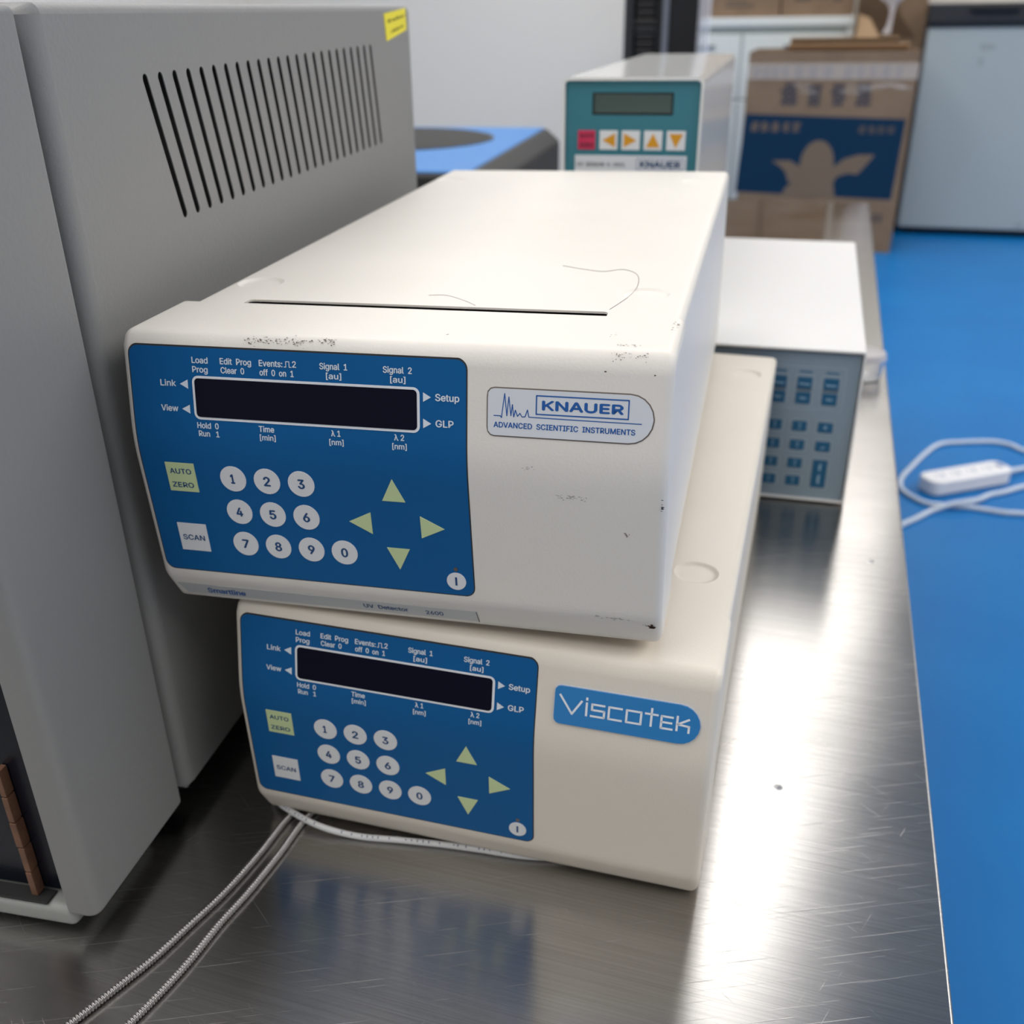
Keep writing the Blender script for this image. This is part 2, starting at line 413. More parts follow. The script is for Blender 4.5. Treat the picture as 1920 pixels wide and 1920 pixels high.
# ------------------------------------------------------------------ steel table
tb = thing('steel_table', 'brushed stainless steel worktable carrying the stacked instruments', 'table', (0, 0, 0))
TX0, TX1, TY0, TY1 = -1010, 94, -260, 2440
build('tabletop', rbox(TX0, TX1, TY0, TY1, F - 38, F, 2.2, 4), M['steel'], tb)
for x in (TX0 + 60, TX1 - 60):
    for y in (TY0 + 60, TY1 - 60):
        lg = build('leg', rbox(x - 20, x + 20, y - 20, y + 20, 12, F - 38, 3), M['stone'], tb)
        build('foot', cyl(x, y, 0, 14, 24, 20), M['rubber'], lg)
for x, y in ((15, 455), (68, 738)):
    build('dent', lathe([(2.6, F + .01), (1.6, F + .12), (0.8, F + .4), (0.01, F + .5)], x, y, 20), M['stone'], tb, 80)
build('shelf', rbox(TX0 + 40, TX1 - 40, TY0 + 40, TY1 - 40, 140, 165, 3), M['stone'], tb)

# ------------------------------------------------------------------ the two detectors
W, H, Z2, Z1, ZB = 226.0, 126.29, 81.62, 15.33, -1.08
Y3, Y1, Y0, BACK, DEP = 8.1, 3.78, 13.19, 57.0, 472.8
mU = Y3/(H - Z2); mM = -Y1/(Z2 - Z1); mL = (Y1 - Y0)/(Z1 - ZB)
def ramp(t, wd): return 0 if t < -wd else (t if t > wd else (t + wd)**2/(4*wd))
def facey(z): return Y1 + mM*(z - Z1) + (mU - mM)*ramp(z - Z2, 9) + (mM - mL)*ramp(Z1 - z, 2.2)
def facen(z):
    s = (facey(z + .05) - facey(z - .05))/.1; k = math.sqrt(1 + s*s); return (-1/k, s/k)
def onface(off): return lambda p: (p[0], facey(p[1]) + facen(p[1])[0]*(off + p[2]), p[1] + facen(p[1])[1]*(off + p[2]))
def span_plate(ext, z0, z1, off, thick, n=22, levels=None):
    """plate hugging the front: ext(z) gives left and right edge"""
    zs = levels or [z0 + (z1 - z0)*i/n for i in range(n+1)]
    mb = MB(); k = len(zs)
    for o in (off, off - thick):
        for z in zs:
            a, b = ext(z)
            for u in (a, b):
                ny, nz = facen(z); mb.v.append((u, facey(z) + ny*o, z + nz*o))
    for i in range(k-1):
        a = 2*i; mb.f += [(a, a+1, a+3, a+2), (2*k+a, 2*k+a+2, 2*k+a+3, 2*k+a+1), (a, a+2, 2*k+a+2, 2*k+a), (a+1, 2*k+a+1, 2*k+a+3, a+3)]
    a = 2*(k-1); mb.f += [(0, 2*k, 2*k+1, 1), (a, a+1, 2*k+a+1, 2*k+a)]
    mb.m = [0]*len(mb.f); return mb
def levels_r(z0, z1, r, mid):
    q = [r*(1 - math.cos(math.pi/2*i/5)) for i in range(6)]
    return [z0 + a for a in q] + [z0 + r + (z1 - z0 - 2*r)*i/mid for i in range(1, mid)] + [z1 - a for a in reversed(q)]
def rrect_ext(u0, u1, z0, z1, r):
    def f(z):
        d_ = min(z - z0, z1 - z)
        k = 0 if d_ >= r else r - math.sqrt(max(0, r*r - (r - d_)**2))
        return (u0 + k, u1 - k)
    return f
def badge_ext(u0, u1, z0, z1, r):
    R2 = (z1 - z0)/2; zc = (z0 + z1)/2
    def f(z):
        d_ = min(z - z0, z1 - z); k = 0 if d_ >= r else r - math.sqrt(max(0, r*r - (r - d_)**2))
        return (u0 + k, u1 - R2 + math.sqrt(max(0, R2*R2 - (z - zc)**2)))
    return f
def disc2d(u, z, r, n=26): 
    mb = MB(); mb.add([(u + r*math.cos(6.28318*i/n), z + r*math.sin(6.28318*i/n), 0) for i in range(n)], [tuple(range(n))]); return mb
def slab(mb2, off, thick):
    """give a flat one-face outline some thickness on the front"""
    o = MB()
    n = len(mb2.v)
    for q in (0, -thick):
        o.v += [onface(off)((a, b, q)) for a, b, c in mb2.v]
    for f in mb2.f:
        o.f += [f, tuple(i + n for i in f)[::-1]] + [(f[i], f[i-1], f[i-1] + n, f[i] + n) for i in range(len(f))]
    o.m = [0]*len(o.f); return o

def make_detector(name, label, mw, cream, upper):
    t = thing(name, label, 'detector', mw=mw)
    # front bezel: profile in (y, z), counter clockwise
    zs = [ZB + 1.5 + (H - 5.5 - ZB - 1.5)*i/46 for i in range(47)]
    front = [(facey(z), z) for z in reversed(zs)]
    prof = fillet([(facey(H), H)], 0) 
    poly = front + [(Y0 + 2.2, ZB), (BACK, ZB), (BACK, H)]
    yt = facey(H)
    poly += [(yt + 6.0, H), (yt + 3.6, H - 0.35), (yt + 1.7, H - 1.4), (yt + 0.5, H - 3.2)]
    build('bezel', prism(poly, 0, W, 4.2, 5), cream, t, 40)
    # body cover: notched, dimpled top, rounded long edges, sides, back, underside
    bx0, bx1, by0, by1, bz, r = 7.5, 224.8, BACK - 0.05, DEP, 4.0, 4.0
    mb = MB(); nx0, nx1, ny = 32.0, 193.2, 63.6
    outer = [(bx0 + r, by0), (nx0, by0), (nx0, ny - 2), (nx0 + .8, ny - .5), (nx0 + 2, ny), (nx1 - 2, ny), (nx1 - .8, ny - .5), (nx1, ny - 2), (nx1, by0), (bx1 - r, by0), (bx1 - r, by1), (bx0 + r, by1)]
    dim = [(22.5, 95), (204.5, 96), (22.5, 424), (204.5, 424)]
    holes = [[(cx + 11.2*math.cos(-6.28318*i/28), cy + 11.2*math.sin(-6.28318*i/28)) for i in range(28)] for cx, cy in dim]
    top = plate(outer, holes)
    mb.join(top.xf(lambda p: (p[0], p[1], H)))
    edge = outer[1:9]                                            # sheet thickness shown in the slot
    mb.add([(a, b, H) for a, b in edge] + [(a, b, H - 0.9) for a, b in edge], [(i, i+1, i+9, i+8) for i in range(7)])
    arc = [(r*(1 - math.sin(math.pi/2*i/5)), r*(1 - math.cos(math.pi/2*i/5))) for i in range(6)]
    for sgn, xb in ((1, bx0), (-1, bx1)):
        line = [(xb + sgn*a, H - b) for a, b in arc] + [(xb, bz)]
        n = len(line)
        mb.add([(x, by0, z) for x, z in line] + [(x, by1, z) for x, z in line], [(i, i+1, n+i+1, n+i) for i in range(n-1)])
    mb.add([(bx0, by1, bz), (bx1, by1, bz), (bx1, by1, H - r), (bx1 - r, by1, H), (bx0 + r, by1, H), (bx0, by1, H - r)], [tuple(range(6))])
    mb.add([(bx0, by0, bz), (bx1, by0, bz), (bx1, by1, bz), (bx0, by1, bz)], [(0, 1, 2, 3)])
    build('body_cover', mb, cream, t, 40, fix=False).modifiers.new('weighted normals', 'WEIGHTED_NORMAL').keep_sharp = True
    for cx, cy in dim:
        d_ = lathe([(11.2, H), (10.6, H - 0.15), (9.7, H - 0.75), (8.8, H - 1.15), (7.5, H - 1.25), (0.01, H - 1.25)], cx, cy, 28)
        build('foot_recess', d_, cream, t, 60)
    build('inner_chassis', rbox(bx0 + 4, bx1 - 4, 70, by1 - 6, bz + 4, H - 14, 1), M['dark_in'], t)
    # blue membrane panel
    P0, P1, Q0, Q1 = 4.1, 147.2, 19.7, 121.0
    build('panel_gap_shade', span_plate(rrect_ext(P0 - .55, P1 + .55, Q0 - .55, Q1 + .75, 4.4), Q0 - .5, Q1 + .7, 0.10, 0.4, levels=levels_r(Q0 - .5, Q1 + .7, 4.4, 26)), M['panel_edge'], t)  # dark plate stands in for the shade gap round the inset panel
    pn = build('control_panel', span_plate(rrect_ext(P0, P1, Q0, Q1, 3.8), Q0, Q1, 0.22, 0.5, levels=levels_r(Q0, Q1, 3.8, 30)), M['panel_blue'], t)
    build('display_frame', span_plate(rrect_ext(31.75, 128.6, 92.4, 109.9, 2.6), 92.4, 109.9, 0.40, 0.3, levels=levels_r(92.4, 109.9, 2.6, 6)), M['frame_white'], pn)
    build('display', span_plate(rrect_ext(32.85, 127.5, 93.45, 108.95, 1.6), 93.45, 108.95, 0.60, 0.3, levels=levels_r(93.45, 108.95, 1.6, 6)), M['display'], pn)
    def let(mb2, m=M['print_white'], par=pn, off=0.33, nm='lettering'):
        return build(nm, mb2.xf(onface(off)), m, par, fix=False)
    for s, a, b, base, cap in (('Load', 32.3, 39.3, 114.95, 2.35), ('Prog', 32.3, 39.0, 111.3, 2.35), ('Edit  Prog', 44.8, 58.3, 115.0, 2.35),
            ('Clear  0', 44.9, 55.1, 111.45, 2.35), ('Events:', 61.8, 71.8, 115.0, 2.35), ('2', 76.1, 77.6, 115.1, 2.35), ('off  0  on  1', 61.9, 76.4, 111.4, 2.35),
            ('Signal  1', 87.6, 99.1, 115.0, 2.35), ('[au]', 90.2, 96.5, 111.4, 2.2), ('Signal  2', 113.9, 125.5, 114.9, 2.35), ('[au]', 116.8, 122.9, 111.35, 2.2),
            ('Link', 17.4, 24.3, 105.35, 2.4), ('View', 16.8, 24.4, 95.2, 2.4), ('Setup', 135.0, 144.5, 105.2, 2.6), ('GLP', 135.1, 142.2, 95.2, 2.6),
            ('Hold  0', 32.6, 42.1, 88.85, 2.3), ('Run   1', 33.0, 42.1, 85.5, 2.3), ('Time', 60.1, 66.7, 88.9, 2.3), ('[min]', 60.3, 67.1, 85.5, 2.2),
            ('\u03bb 1', 91.5, 95.3, 89.0, 2.3), ('[nm]', 90.5, 96.5, 85.5, 2.2), ('\u03bb 2', 118.0, 122.0, 89.0, 2.3), ('[nm]', 117.1, 123.0, 85.5, 2.2)):
        let(text2d(s, a, b, base, cap))
    let(strokes2d([[(72.5, 115.1), (73.3, 115.1), (73.3, 117.2), (74.7, 117.2), (74.7, 115.1), (75.6, 115.1)]], 0.32), nm='pulse_symbol')
    for tri in (((26.15, 106.35), (29.75, 104.5), (29.75, 108.2)), ((26.25, 96.3), (29.85, 94.5), (29.85, 98.1)), ((130.0, 108.2), (130.0, 104.55), (133.2, 106.4)), ((129.95, 98.15), (129.95, 94.4), (133.25, 96.3))):
        m2 = MB(); m2.add([(a, b, 0) for a, b in tri], [(0, 1, 2)]); let(m2, nm='pointer')
    # keys carry their own print
    def key(nm, outline, texts, m, ink=M['print_navy'], label_=None):
        k = slab(outline, 0.50, 0.35)
        for tx in texts: k.join(tx.xf(onface(0.56)), 1)
        o = build(nm, k, [m, ink], pn, fix=False)
        if label_: o['label'] = label_
    def quad(a, b, c, d_):
        q = MB(); q.add([(a, c, 0), (b, c, 0), (b, d_, 0), (a, d_, 0)], [(0, 1, 2, 3)]); return q
    zr = (67.2, 51.5, 35.75); ur = (45.25, 60.6, 75.9, 91.0)
    for i, dg in enumerate('1234567890'):
        u, z = (ur[3], zr[2]) if dg == '0' else (ur[i % 3], zr[i//3])
        wd = 1.55 if dg == '1' else 2.7
        key('number_key', disc2d(u, z, 5.85), [text2d(dg, u - wd/2 - (.25 if dg == '1' else 0), u + wd/2 - (.25 if dg == '1' else 0), z - 2.05, 4.1, 0, 0.06)], M['key_white'])
    key('auto_zero_key', quad(14.7, 28.0, 59.5, 72.9), [text2d('AUTO', 16.4, 26.2, 67.9, 2.3), text2d('ZERO', 16.3, 26.2, 61.5, 2.3)], M['key_green'], label_='pale green square key')
    key('scan_key', quad(13.8, 27.5, 30.0, 43.6), [text2d('SCAN', 15.5, 25.8, 35.4, 2.5)], M['key_white'], label_='white square key')
    for tri in (((115.75, 72.5), (110.7, 62.4), (120.65, 62.4)), ((95.1, 51.35), (104.9, 46.2), (104.9, 56.4)), ((126.3, 46.15), (136.4, 51.25), (126.3, 56.4)), ((115.35, 29.8), (120.5, 40.2), (110.5, 40.2))):
        m2 = MB(); m2.add([(a, b, 0) for a, b in tri], [(0, 1, 2)]); key('arrow_key', m2, [], M['key_green'])
    key('power_key', disc2d(139.85, 26.5, 4.2), [quad(139.35, 140.25, 24.5, 28.6)], M['key_white'], label_='round white power key')
    build('indicator_lamp', slab(disc2d(139.9, 32.4, 0.85, 14), 0.5, 0.4), M['led'], pn, fix=False)
    # badge right of the panel
    B0, B1, C0, C1 = 155.9, 219.0, 93.5, 111.2
    rim = build('badge_rim', span_plate(badge_ext(B0 - .5, B1 + .5, C0 - .5, C1 + .5, 3.0), C0 - .5, C1 + .5, 0.14, 0.4, levels=levels_r(C0 - .5, C1 + .5, 8.8, 2)), M['badge_rim' if upper else 'badge_silver'], t)
    if upper:
        bd = build('name_badge', span_plate(badge_ext(B0, B1, C0, C1, 2.5), C0, C1, 0.35, 0.4, levels=levels_r(C0, C1, 8.4, 2)), M['badge_silver'], t)
        let(text2d('KNAUER', 177.2, 207.7, 104.05, 3.3, 0, 0.085), M['print_blue'], bd, 0.42)
        let(strokes2d([[(174.8, 102.3), (209.7, 102.3), (209.7, 109.2), (174.8, 109.2), (174.8, 102.3)]], 0.5), M['print_blue'], bd, 0.42, 'badge_box')
        let(text2d('ADVANCED  SCIENTIFIC  INSTRUMENTS', 158.3, 212.5, 96.6, 2.0), M['print_blue'], bd, 0.42)
        sp = [(158.3, 100.95), (160.9, 100.95), (161.3, 100.3), (162.45, 109.4), (163.4, 101.1), (164.1, 108.2), (165.0, 101.2), (165.5, 105.4), (166.1, 100.8), (166.7, 103.4), (167.6, 101.1), (168.5, 102.3), (169.3, 101.0), (170.5, 101.1), (171.4, 103.7), (172.0, 101.05), (190, 100.9), (214.7, 100.8)]
        let(strokes2d([sp], 0.36), M['print_blue'], bd, 0.42, 'spectrum_line')
    else:
        bd = build('name_badge', span_plate(badge_ext(B0, B1, C0, C1, 2.5), C0, C1, 0.9, 0.9, levels=levels_r(C0, C1, 8.4, 2)), M['badge_blue'], t)
        L0 = [[(158.3, 107.2), (163.9, 99.0), (168.0, 105.6)],
              [(170.2, 105.2), (170.2, 99.3)], [(170.2, 106.6), (170.2, 107.5)],
              [(178.0, 105.0), (172.6, 105.0), (172.6, 102.4), (178.0, 102.4), (178.0, 99.5), (172.2, 99.5)],
              [(185.6, 105.0), (180.0, 105.0), (180.0, 99.5), (185.6, 99.5)],
              [(187.7, 105.0), (193.9, 105.0), (193.9, 99.5), (187.7, 99.5), (187.7, 105.0)],
              [(198.3, 107.6), (198.3, 99.5)], [(195.7, 105.0), (201.0, 105.0)],
              [(207.4, 105.0), (202.6, 105.0), (202.6, 99.5), (207.4, 99.5)], [(202.6, 102.3), (207.0, 102.3)],
              [(209.3, 106.0), (209.3, 99.5)], [(214.2, 105.2), (209.6, 102.4), (214.4, 102.0), (214.4, 99.2)]]
        let(strokes2d(L0, 0.95), M['badge_print'], bd, 0.97)
    # model strip on the chamfer under the panel
    if upper:
        e = lambda z: (4.6 + max(0, (9 - z))*0.35, 146.6)
        ml = build('model_strip', span_plate(e, 2.5, 10.0, 0.2, 0.3, 8), M['label_grey'], t)
        let(strokes2d([[(146.8, 2.3), (146.6, 10.0)]], 0.25), M['panel_edge'], ml, 0.26, 'strip_edge')
        let(text2d('Smartline', 17.8, 36.5, 4.2, 3.6, 0.25), M['print_blue'], ml, 0.28)
        let(text2d('UV  Detector', 94.4, 115.0, 5.0, 2.7), M['print_navy'], ml, 0.28); let(text2d('2600', 123.2, 131.0, 4.6, 2.7), M['print_navy'], ml, 0.28)
        # wear
        def wear(nm, m2, m, off=0.06): build(nm, m2.xf(onface(off)), m, t, fix=False)
        wear('rust_spot', smudge2d(222.0, 12.0, 1.6, 2.2, 10, 3, (1.2, 2.2)), M['rust'])
        wear('rust_spot', smudge2d(219.4, 12.4, 4, 1.0, 7, 4, (0.3, 0.7)), M['rust'])
        wear('scuff_mark', smudge2d(205, 15.2, 16, 1.5, 16, 5, (0.3, 1.0)), M['scuff_light'])
        wear('scuff_mark', smudge2d(189, 70, 13, 2.4, 30, 6, (0.25, 0.8)), M['scuff_light'])
        wear('scuff_mark', smudge2d(172, 81, 5, 1.6, 12, 7, (0.25, 0.7)), M['scuff_light'])
        wear('paint_chip', smudge2d(211, 55.2, 2.4, 1.4, 8, 8, (0.3, 0.8)), M['scuff'])
        wear('paint_chip', smudge2d(224.2, 68.4, 0.7, 3.5, 6, 9, (0.4, 0.9)), M['ink'])
        wear('paint_chip', smudge2d(200.3, 119.2, 0.3, 0.3, 2, 10, (0.5, 0.7)), M['rust'])
        wear('paint_chip', smudge2d(218.6, 118.8, 0.3, 0.3, 2, 11, (0.6, 0.8)), M['scuff'])
        def weart(nm, m2, m): build(nm, m2.xf(lambda p: (p[0], p[1], H + 0.05)), m, t, fix=False)
        weart('paint_chip', smudge2d(136, 21.6, 0.8, 0.5, 4, 12, (0.5, 0.9)), M['rust'])
        weart('scuff_mark', smudge2d(208, 17.2, 10, 2.5, 22, 13, (0.25, 0.7)), M['scuff'])
        weart('scuff_mark', smudge2d(222.2, 45, 2.2, 14, 14, 14, (0.3, 0.9)), M['scuff'])
        weart('scuff_mark', smudge2d(199, 30, 5, 6, 7, 15, (0.3, 0.6)), M['scuff'])
        # scuffs along the rounded top front edge
        def onround(p):
            a = max(0, min(1, p[1])); k = a*math.pi/2
            return (p[0], yt + 4.4 - 4.45*math.cos(k), H - 4.4 + 4.45*math.sin(k))
        m2 = smudge2d(75, 0, 40, 3, 150, 16, (0.15, 0.6)); m2.v = [(u, 0.45 + (z + (u - 75)*0.03)*0.16, 0) for u, z, c in m2.v]
        build('scuff_mark', m2.xf(onround), M['scuff'], t, fix=False)
        m2 = smudge2d(209, 0, 14, 3, 40, 17, (0.15, 0.5)); m2.v = [(u, 0.45 + z*0.16, 0) for u, z, c in m2.v]
        build('scuff_mark', m2.xf(onround), M['scuff'], t, fix=False)
    return t

def det_matrix(x, y, z, rz, tx, ty):
    return Matrix.Translation((x*MM, y*MM, z*MM)) @ Matrix.Rotation(rz, 4, 'Z') @ Matrix.Rotation(tx, 4, 'X') @ Matrix.Rotation(ty, 4, 'Y')
MU = det_matrix(-267.8, 344.7, F + 133.296, RT - 0.23963, 0.00526, -0.01043)
ML = det_matrix(-243.2, 350.8, F + 5.705, RT - 0.28608, -0.00566, 0.01418)
up_det = make_detector('detector', 'cream detector with a white name badge showing spectrum peaks, stacked on top', MU, M['cream'], True)
lo_det = make_detector('detector', 'cream detector with a glossy blue name badge, lying under the other one', ML, M['cream_low'], False)
for cx, cy in ((22, 100), (204, 100), (22, 430), (204, 430)):
    zt = (ML @ Vector((cx*MM, cy*MM, 0.004))).z*1000 - F
    build('foot', cyl(cx, cy, 4 - zt + 0.2, 4, 9, 20), M['rubber'], lo_det)
    build('foot', cyl(cx, cy, 1.2, 4, 9, 20), M['rubber'], up_det)
foc = MU @ Vector((0.165, 0.005, 0.09))
cd.dof.focus_distance = (foc - cam.matrix_world.translation).dot(fw_r)

# hairs lying on the upper detector
def top_path(pts, n=6):
    return [Vector(MU @ Vector((a*MM, b*MM, (H + .12)*MM)))*1000 for a, b in ((p.x, p.y) for p in spline([(a, b, 0) for a, b in pts], n))]
h = build('stray_hair', tube(top_path([(158.7, 146), (171, 139), (180.5, 136), (189, 141), (196.5, 132), (199.5, 112.6), (198.4, 91), (193, 67)]), 0.10, 4), M['hair'])
tag(h, 'long dark stray hair looping over the front right recess of the upper detector', 'hair')
h = build('stray_hair', tube(top_path([(110, 80.5), (118, 81.5), (128, 74), (135.5, 66)]), 0.08, 4), M['hair'])
tag(h, 'short faint stray hair by the middle of the slot on the upper detector', 'hair')

# ------------------------------------------------------------------ big grey instrument on the left
GR = RT - R(12.5)
g = thing('grey_instrument', 'tall grey painted instrument with a row of vent slots in its side', 'instrument', (-275.6, 266.0, F + 0.4), GR)
GW = 430
# rear section: slotted side sheet
slots = []
for i in range(24):
    y = 161.6 + i*13.2; zt = 350.1 + 3.3*i/23; zb = 287.6 + 1.2*i/23; ln = 16.4*(1 - i/60); hw = 2.15
    d_ = Vector((ln, zb - zt)).normalized(); nrm = Vector((d_.y, -d_.x))
    a0 = math.atan2(-d_.y, -d_.x); pts = []
    for k in range(7): a = a0 - math.pi/2 + math.pi*k/6; pts.append((y + hw*math.cos(a), zt - hw + hw*math.sin(a)))
    for k in range(7): a = a0 + math.pi/2 + math.pi*k/6; pts.append((y + ln + hw*math.cos(a), zb + hw + hw*math.sin(a)))
    slots.append(pts)
RB, RE, ZT, ZL = 88.0, 562.0, 377.0, 15.0
side = plate([(RB + 7, ZL), (RE - 4, ZL), (RE - 4, ZT - 4), (RB + 7, ZT - 4)], slots, 0.5)
side.xf(lambda p: (p[2] - 0.4, p[0], p[1]))
build('vented_side_panel', side, M['grey_paint'], g, fix=False)
sh = MB()                                                   # cover: rolled edges, top, back and far side
pts = [(RB - 0.0 + 7*(1 - math.sin(math.pi/2*i/6)), -0.4 - 7*(1 - math.cos(math.pi/2*i/6))) for i in range(7)] + [(RB, -30)]
n = len(pts); sh.add([(x, y, ZL) for y, x in pts] + [(x, y, ZT - 4) for y, x in pts], [(i, i+1, n+i+1, n+i) for i in range(n-1)])
tp = [(-0.4 - 4*(1 - math.cos(math.pi/2*i/4)), ZT - 4 + 4*math.sin(math.pi/2*i/4)) for i in range(5)] + [(-GW, ZT), (-GW, ZL)]
n = len(tp); sh.add([(x, RB + 7, z) for x, z in tp] + [(x, RE - 4, z) for x, z in tp], [(i, i+1, n+i+1, n+i) for i in range(n-1)])
tp2 = tp[:6]; n = 6; sh.add([(x, RB + 7, z) for x, z in tp2] + [(x - 6, RB, z - (3 if i < 5 else 0)) for i, (x, z) in enumerate(tp2)], [(i, i+1, n+i+1, n+i) for i in range(n-1)])
bk = [(-0.4 - 4*(1 - math.cos(math.pi/2*i/4)), RE - 4 + 4*math.sin(math.pi/2*i/4)) for i in range(5)] + [(-GW, RE)]
n = len(bk); sh.add([(x, y, ZL) for x, y in bk] + [(x, y, ZT - 4) for x, y in bk], [(i, i+1, n+i+1, n+i) for i in range(n-1)])
sh.add([(-4, RE, ZT - 4), (-GW, RE, ZT - 4), (-GW, RE - 4, ZT), (-4, RE - 4, ZT)], [(0, 1, 2, 3)])
sh.add([(-1, RB, ZL), (-GW, RB, ZL), (-GW, RE, ZL), (-1, RE, ZL)], [(0, 1, 2, 3)])
build('rear_cover', sh, M['grey_paint'], g, 40, fix=False)
build('inner_chassis', rbox(-GW + 10, -30, RB + 12, RE - 20, ZL + 6, ZT - 20, 1), M['dark_in'], g)
build('groove_shade', rbox(-GW + 6, -9, 70, RB + 10, 14, ZT - 3, 0.5), M['dark_in'], g)  # near-black block paints the shade in the groove between the sections
# front section: rounded post, lips and recessed dark door
post = fillet([(-15, 0), (0, 0), (0, 80.5), (-15, 80.5)], [1.5, 6.5, 3, 0], 6)
build('front_post', prism(post, 11.5, ZT - 0.5, 3, 4, 'z'), M['grey_paint'], g, 40)
build('front_side', rbox(-GW, -14, 60, 79, 12, ZT - 1, 2), M['grey_paint'], g)
build('front_post', rbox(-GW, -GW + 40, 0, 62, 12, ZT - 1, 3), M['grey_paint'], g)
build('top_rail', rbox(-GW + 38, -14.5, 0.5, 62, 340, ZT - 1, 3), M['grey_paint'], g)
build('bottom_rail', rbox(-GW + 20, -12, 0, 66, 4.0, 15.5, 4), M['grey_lip'], g)
dr = build('door', rbox(-GW + 41, -16, 9, 22, 17, 339, 1), M['navy_door'], g)
for k in range(5):
    z = 17 + k*14.6
    o = build('copper_strip', rbox(-34.6 + .25*math.sin(k*2.1), -31.4 + .25*math.sin(k*1.3), 3.4, 8.8, z, z + 13.9, 0.5, 2), M['copper'], dr)
build('door_sill', rbox(-GW + 41, -25, 0.5, 8.8, 15.6, 16.8, 0.4), M['rubber'], dr)
for x in (-GW + 40, -40):
    for y in (30, RE - 50):
        build('foot', cyl(x, y, 0, 14.5 if y > 100 else 5, 14, 20), M['rubber'], g)
# sticker
stq = [(498.5, 354.0), (551.0, 361.0), (550.5, 379.0 - 4.5), (496.5, 372.4 - 4)]
stq = [(502.1, 353.7), (552.0, 360.7), (551.8, 372.6), (497.7, 371.8)]
stq = [(501.5, 354.2), (551.2, 360.8), (550.6, 375.2), (498.5, 371.6)]
s2 = MB(); s2.add([(0.0, y, z) for y, z in stq] + [(-0.3, y, z) for y, z in stq], [(0, 1, 2, 3), (7, 6, 5, 4)] + [(i, (i+1) % 4, 4 + (i+1) % 4, 4 + i) for i in range(4)])
sk = build('sticker', s2, M['sticker'], g)
sk['label'] = 'bright yellow paper sticker with two lines of dark writing'
def stk(u, v):
    a, b, c, d_ = [Vector(q) for q in stq]; q = (a*(1-u) + b*u)*(1-v) + (d_*(1-u) + c*u)*v; return (0.08, q.x, q.y)
rd = random.Random(5); mb = MB()
for row, (u0, u1, v0, hh) in enumerate(((0.12, 0.92, 0.62, 0.13), (0.22, 0.85, 0.2, 0.12))):
    u = u0
    while u < u1:
        w_ = rd.uniform(0.02, 0.05); mb.add([stk(u, v0), stk(u + w_, v0), stk(u + w_, v0 + hh*rd.uniform(.6, 1.2)), stk(u, v0 + hh*rd.uniform(.6, 1.2))], [(0, 1, 2, 3)]); u += w_ + (0.05 if rd.random() < .12 else 0.012)
build('sticker_writing', mb, M['sticker_ink'], sk, fix=False)

# ------------------------------------------------------------------ white unit with grey keypad behind the stack
c = thing('keypad_unit', 'low white steel unit with a blue grey keypad front, behind the stacked detectors', 'instrument', (47.6, 835.4, F), R(0.8))
CW, CD, CT = 280.0, 447.0, 132.5
prof = fillet([(-CW, 2), (0, 2), (0, CT), (-CW, CT)], [1, 1, 2.2, 2.2], 4)
sh = MB(); inner = [(-CW + 1.6, 2.7), (-1.6, 2.7), (-1.6, CT - 1.6), (-CW + 1.6, CT - 1.6)]
n = len(prof)
sh.add([(x, 0, z) for x, z in prof] + [(x, CD, z) for x, z in prof], [(i, (i+1) % n, n + (i+1) % n, n + i) for i in range(n)])
sh.add([(x, 0, z) for x, z in inner] + [(x, 7, z) for x, z in inner], [(i, (i+1) % 4, 4 + (i+1) % 4, 4 + i) for i in range(4)])
tr = tessellate_polygon([[Vector((x, z, 0)) for x, z in prof], [Vector((x, z, 0)) for x, z in reversed(inner)]])
alls = prof + list(reversed(inner)); sh.add([(x, 0, z) for x, z in alls], [tuple(q) for q in tr])
sh.add([(x, CD, z) for x, z in prof], [tuple(range(n))])
build('casing', sh, M['white_paint'], c, 40, fix=False)
pan = build('keypad_panel', rbox(-CW + 1.8, -2.4, 4.2, 7.0, 2.8, CT - 4.0, 0.4), M['pump_panel'], c)
def pq(a, b, z0, z1, y=4.0): 
    q = MB(); q.join(rbox(a, b, y - 0.35, y + 0.2, z0, z1, 0.3, 2)); return q
def pout(a, b, z0, z1, wd=0.45):
    mb = MB()
    for q in ((a, b, z0, z0 + wd), (a, b, z1 - wd, z1), (a, a + wd, z0, z1), (b - wd, b, z0, z1)): mb.join(rbox(q[0], q[1], 4.05, 4.3, q[2], q[3], 0))
    return mb
build('outline', pout(-95, -12.6, 81.2, 117.2), M['pump_line'], pan)
cols = ((-29.2, -17.6), (-49.8, -38.4), (-70.0, -58.4), (-90.2, -78.8))
def pumpkey(nm, a, b, z0, z1, ink):
    k = pq(a, b, z0, z1)
    k.join(ink.xf(lambda p: (p[0], 3.6, p[1])), 1)
    build(nm, k, [M['pump_key'], M['pump_ink']], pan)
    build('outline', pout(a - 1.6, b + 1.6, z0 - 1.6, z1 + 1.6), M['pump_line'], pan)
for a, b in cols:
    m = (a + b)/2
    pumpkey('function_key', a, b, 85.8, 95.4, strokes2d([[(m - 2.6, 91.2), (m + 2.8, 90.9)], [(m - 2.2, 90.0), (m + 2.2, 90.0)]], 0.55))
    build('key_divider', pq(a, b, 96.2, 99.4), M['pump_line'] if False else M['pump_panel'], pan)
    pumpkey('function_key', a, b, 96.6, 108.2, strokes2d([[(m - 3.8, 102.6), (m + 3.8, 102.4)]], 1.0))
    build('printed_caption', strokes2d([[(m - 4.6, 112.6), (m + 4.6, 112.5)]], 1.5).xf(lambda p: (p[0], 4.12, p[1])), M['pump_key'], pan, fix=False)
zrows = ((62.2, 70.6), (45.6, 54.0), (29.2, 37.6), (13.2, 21.6))
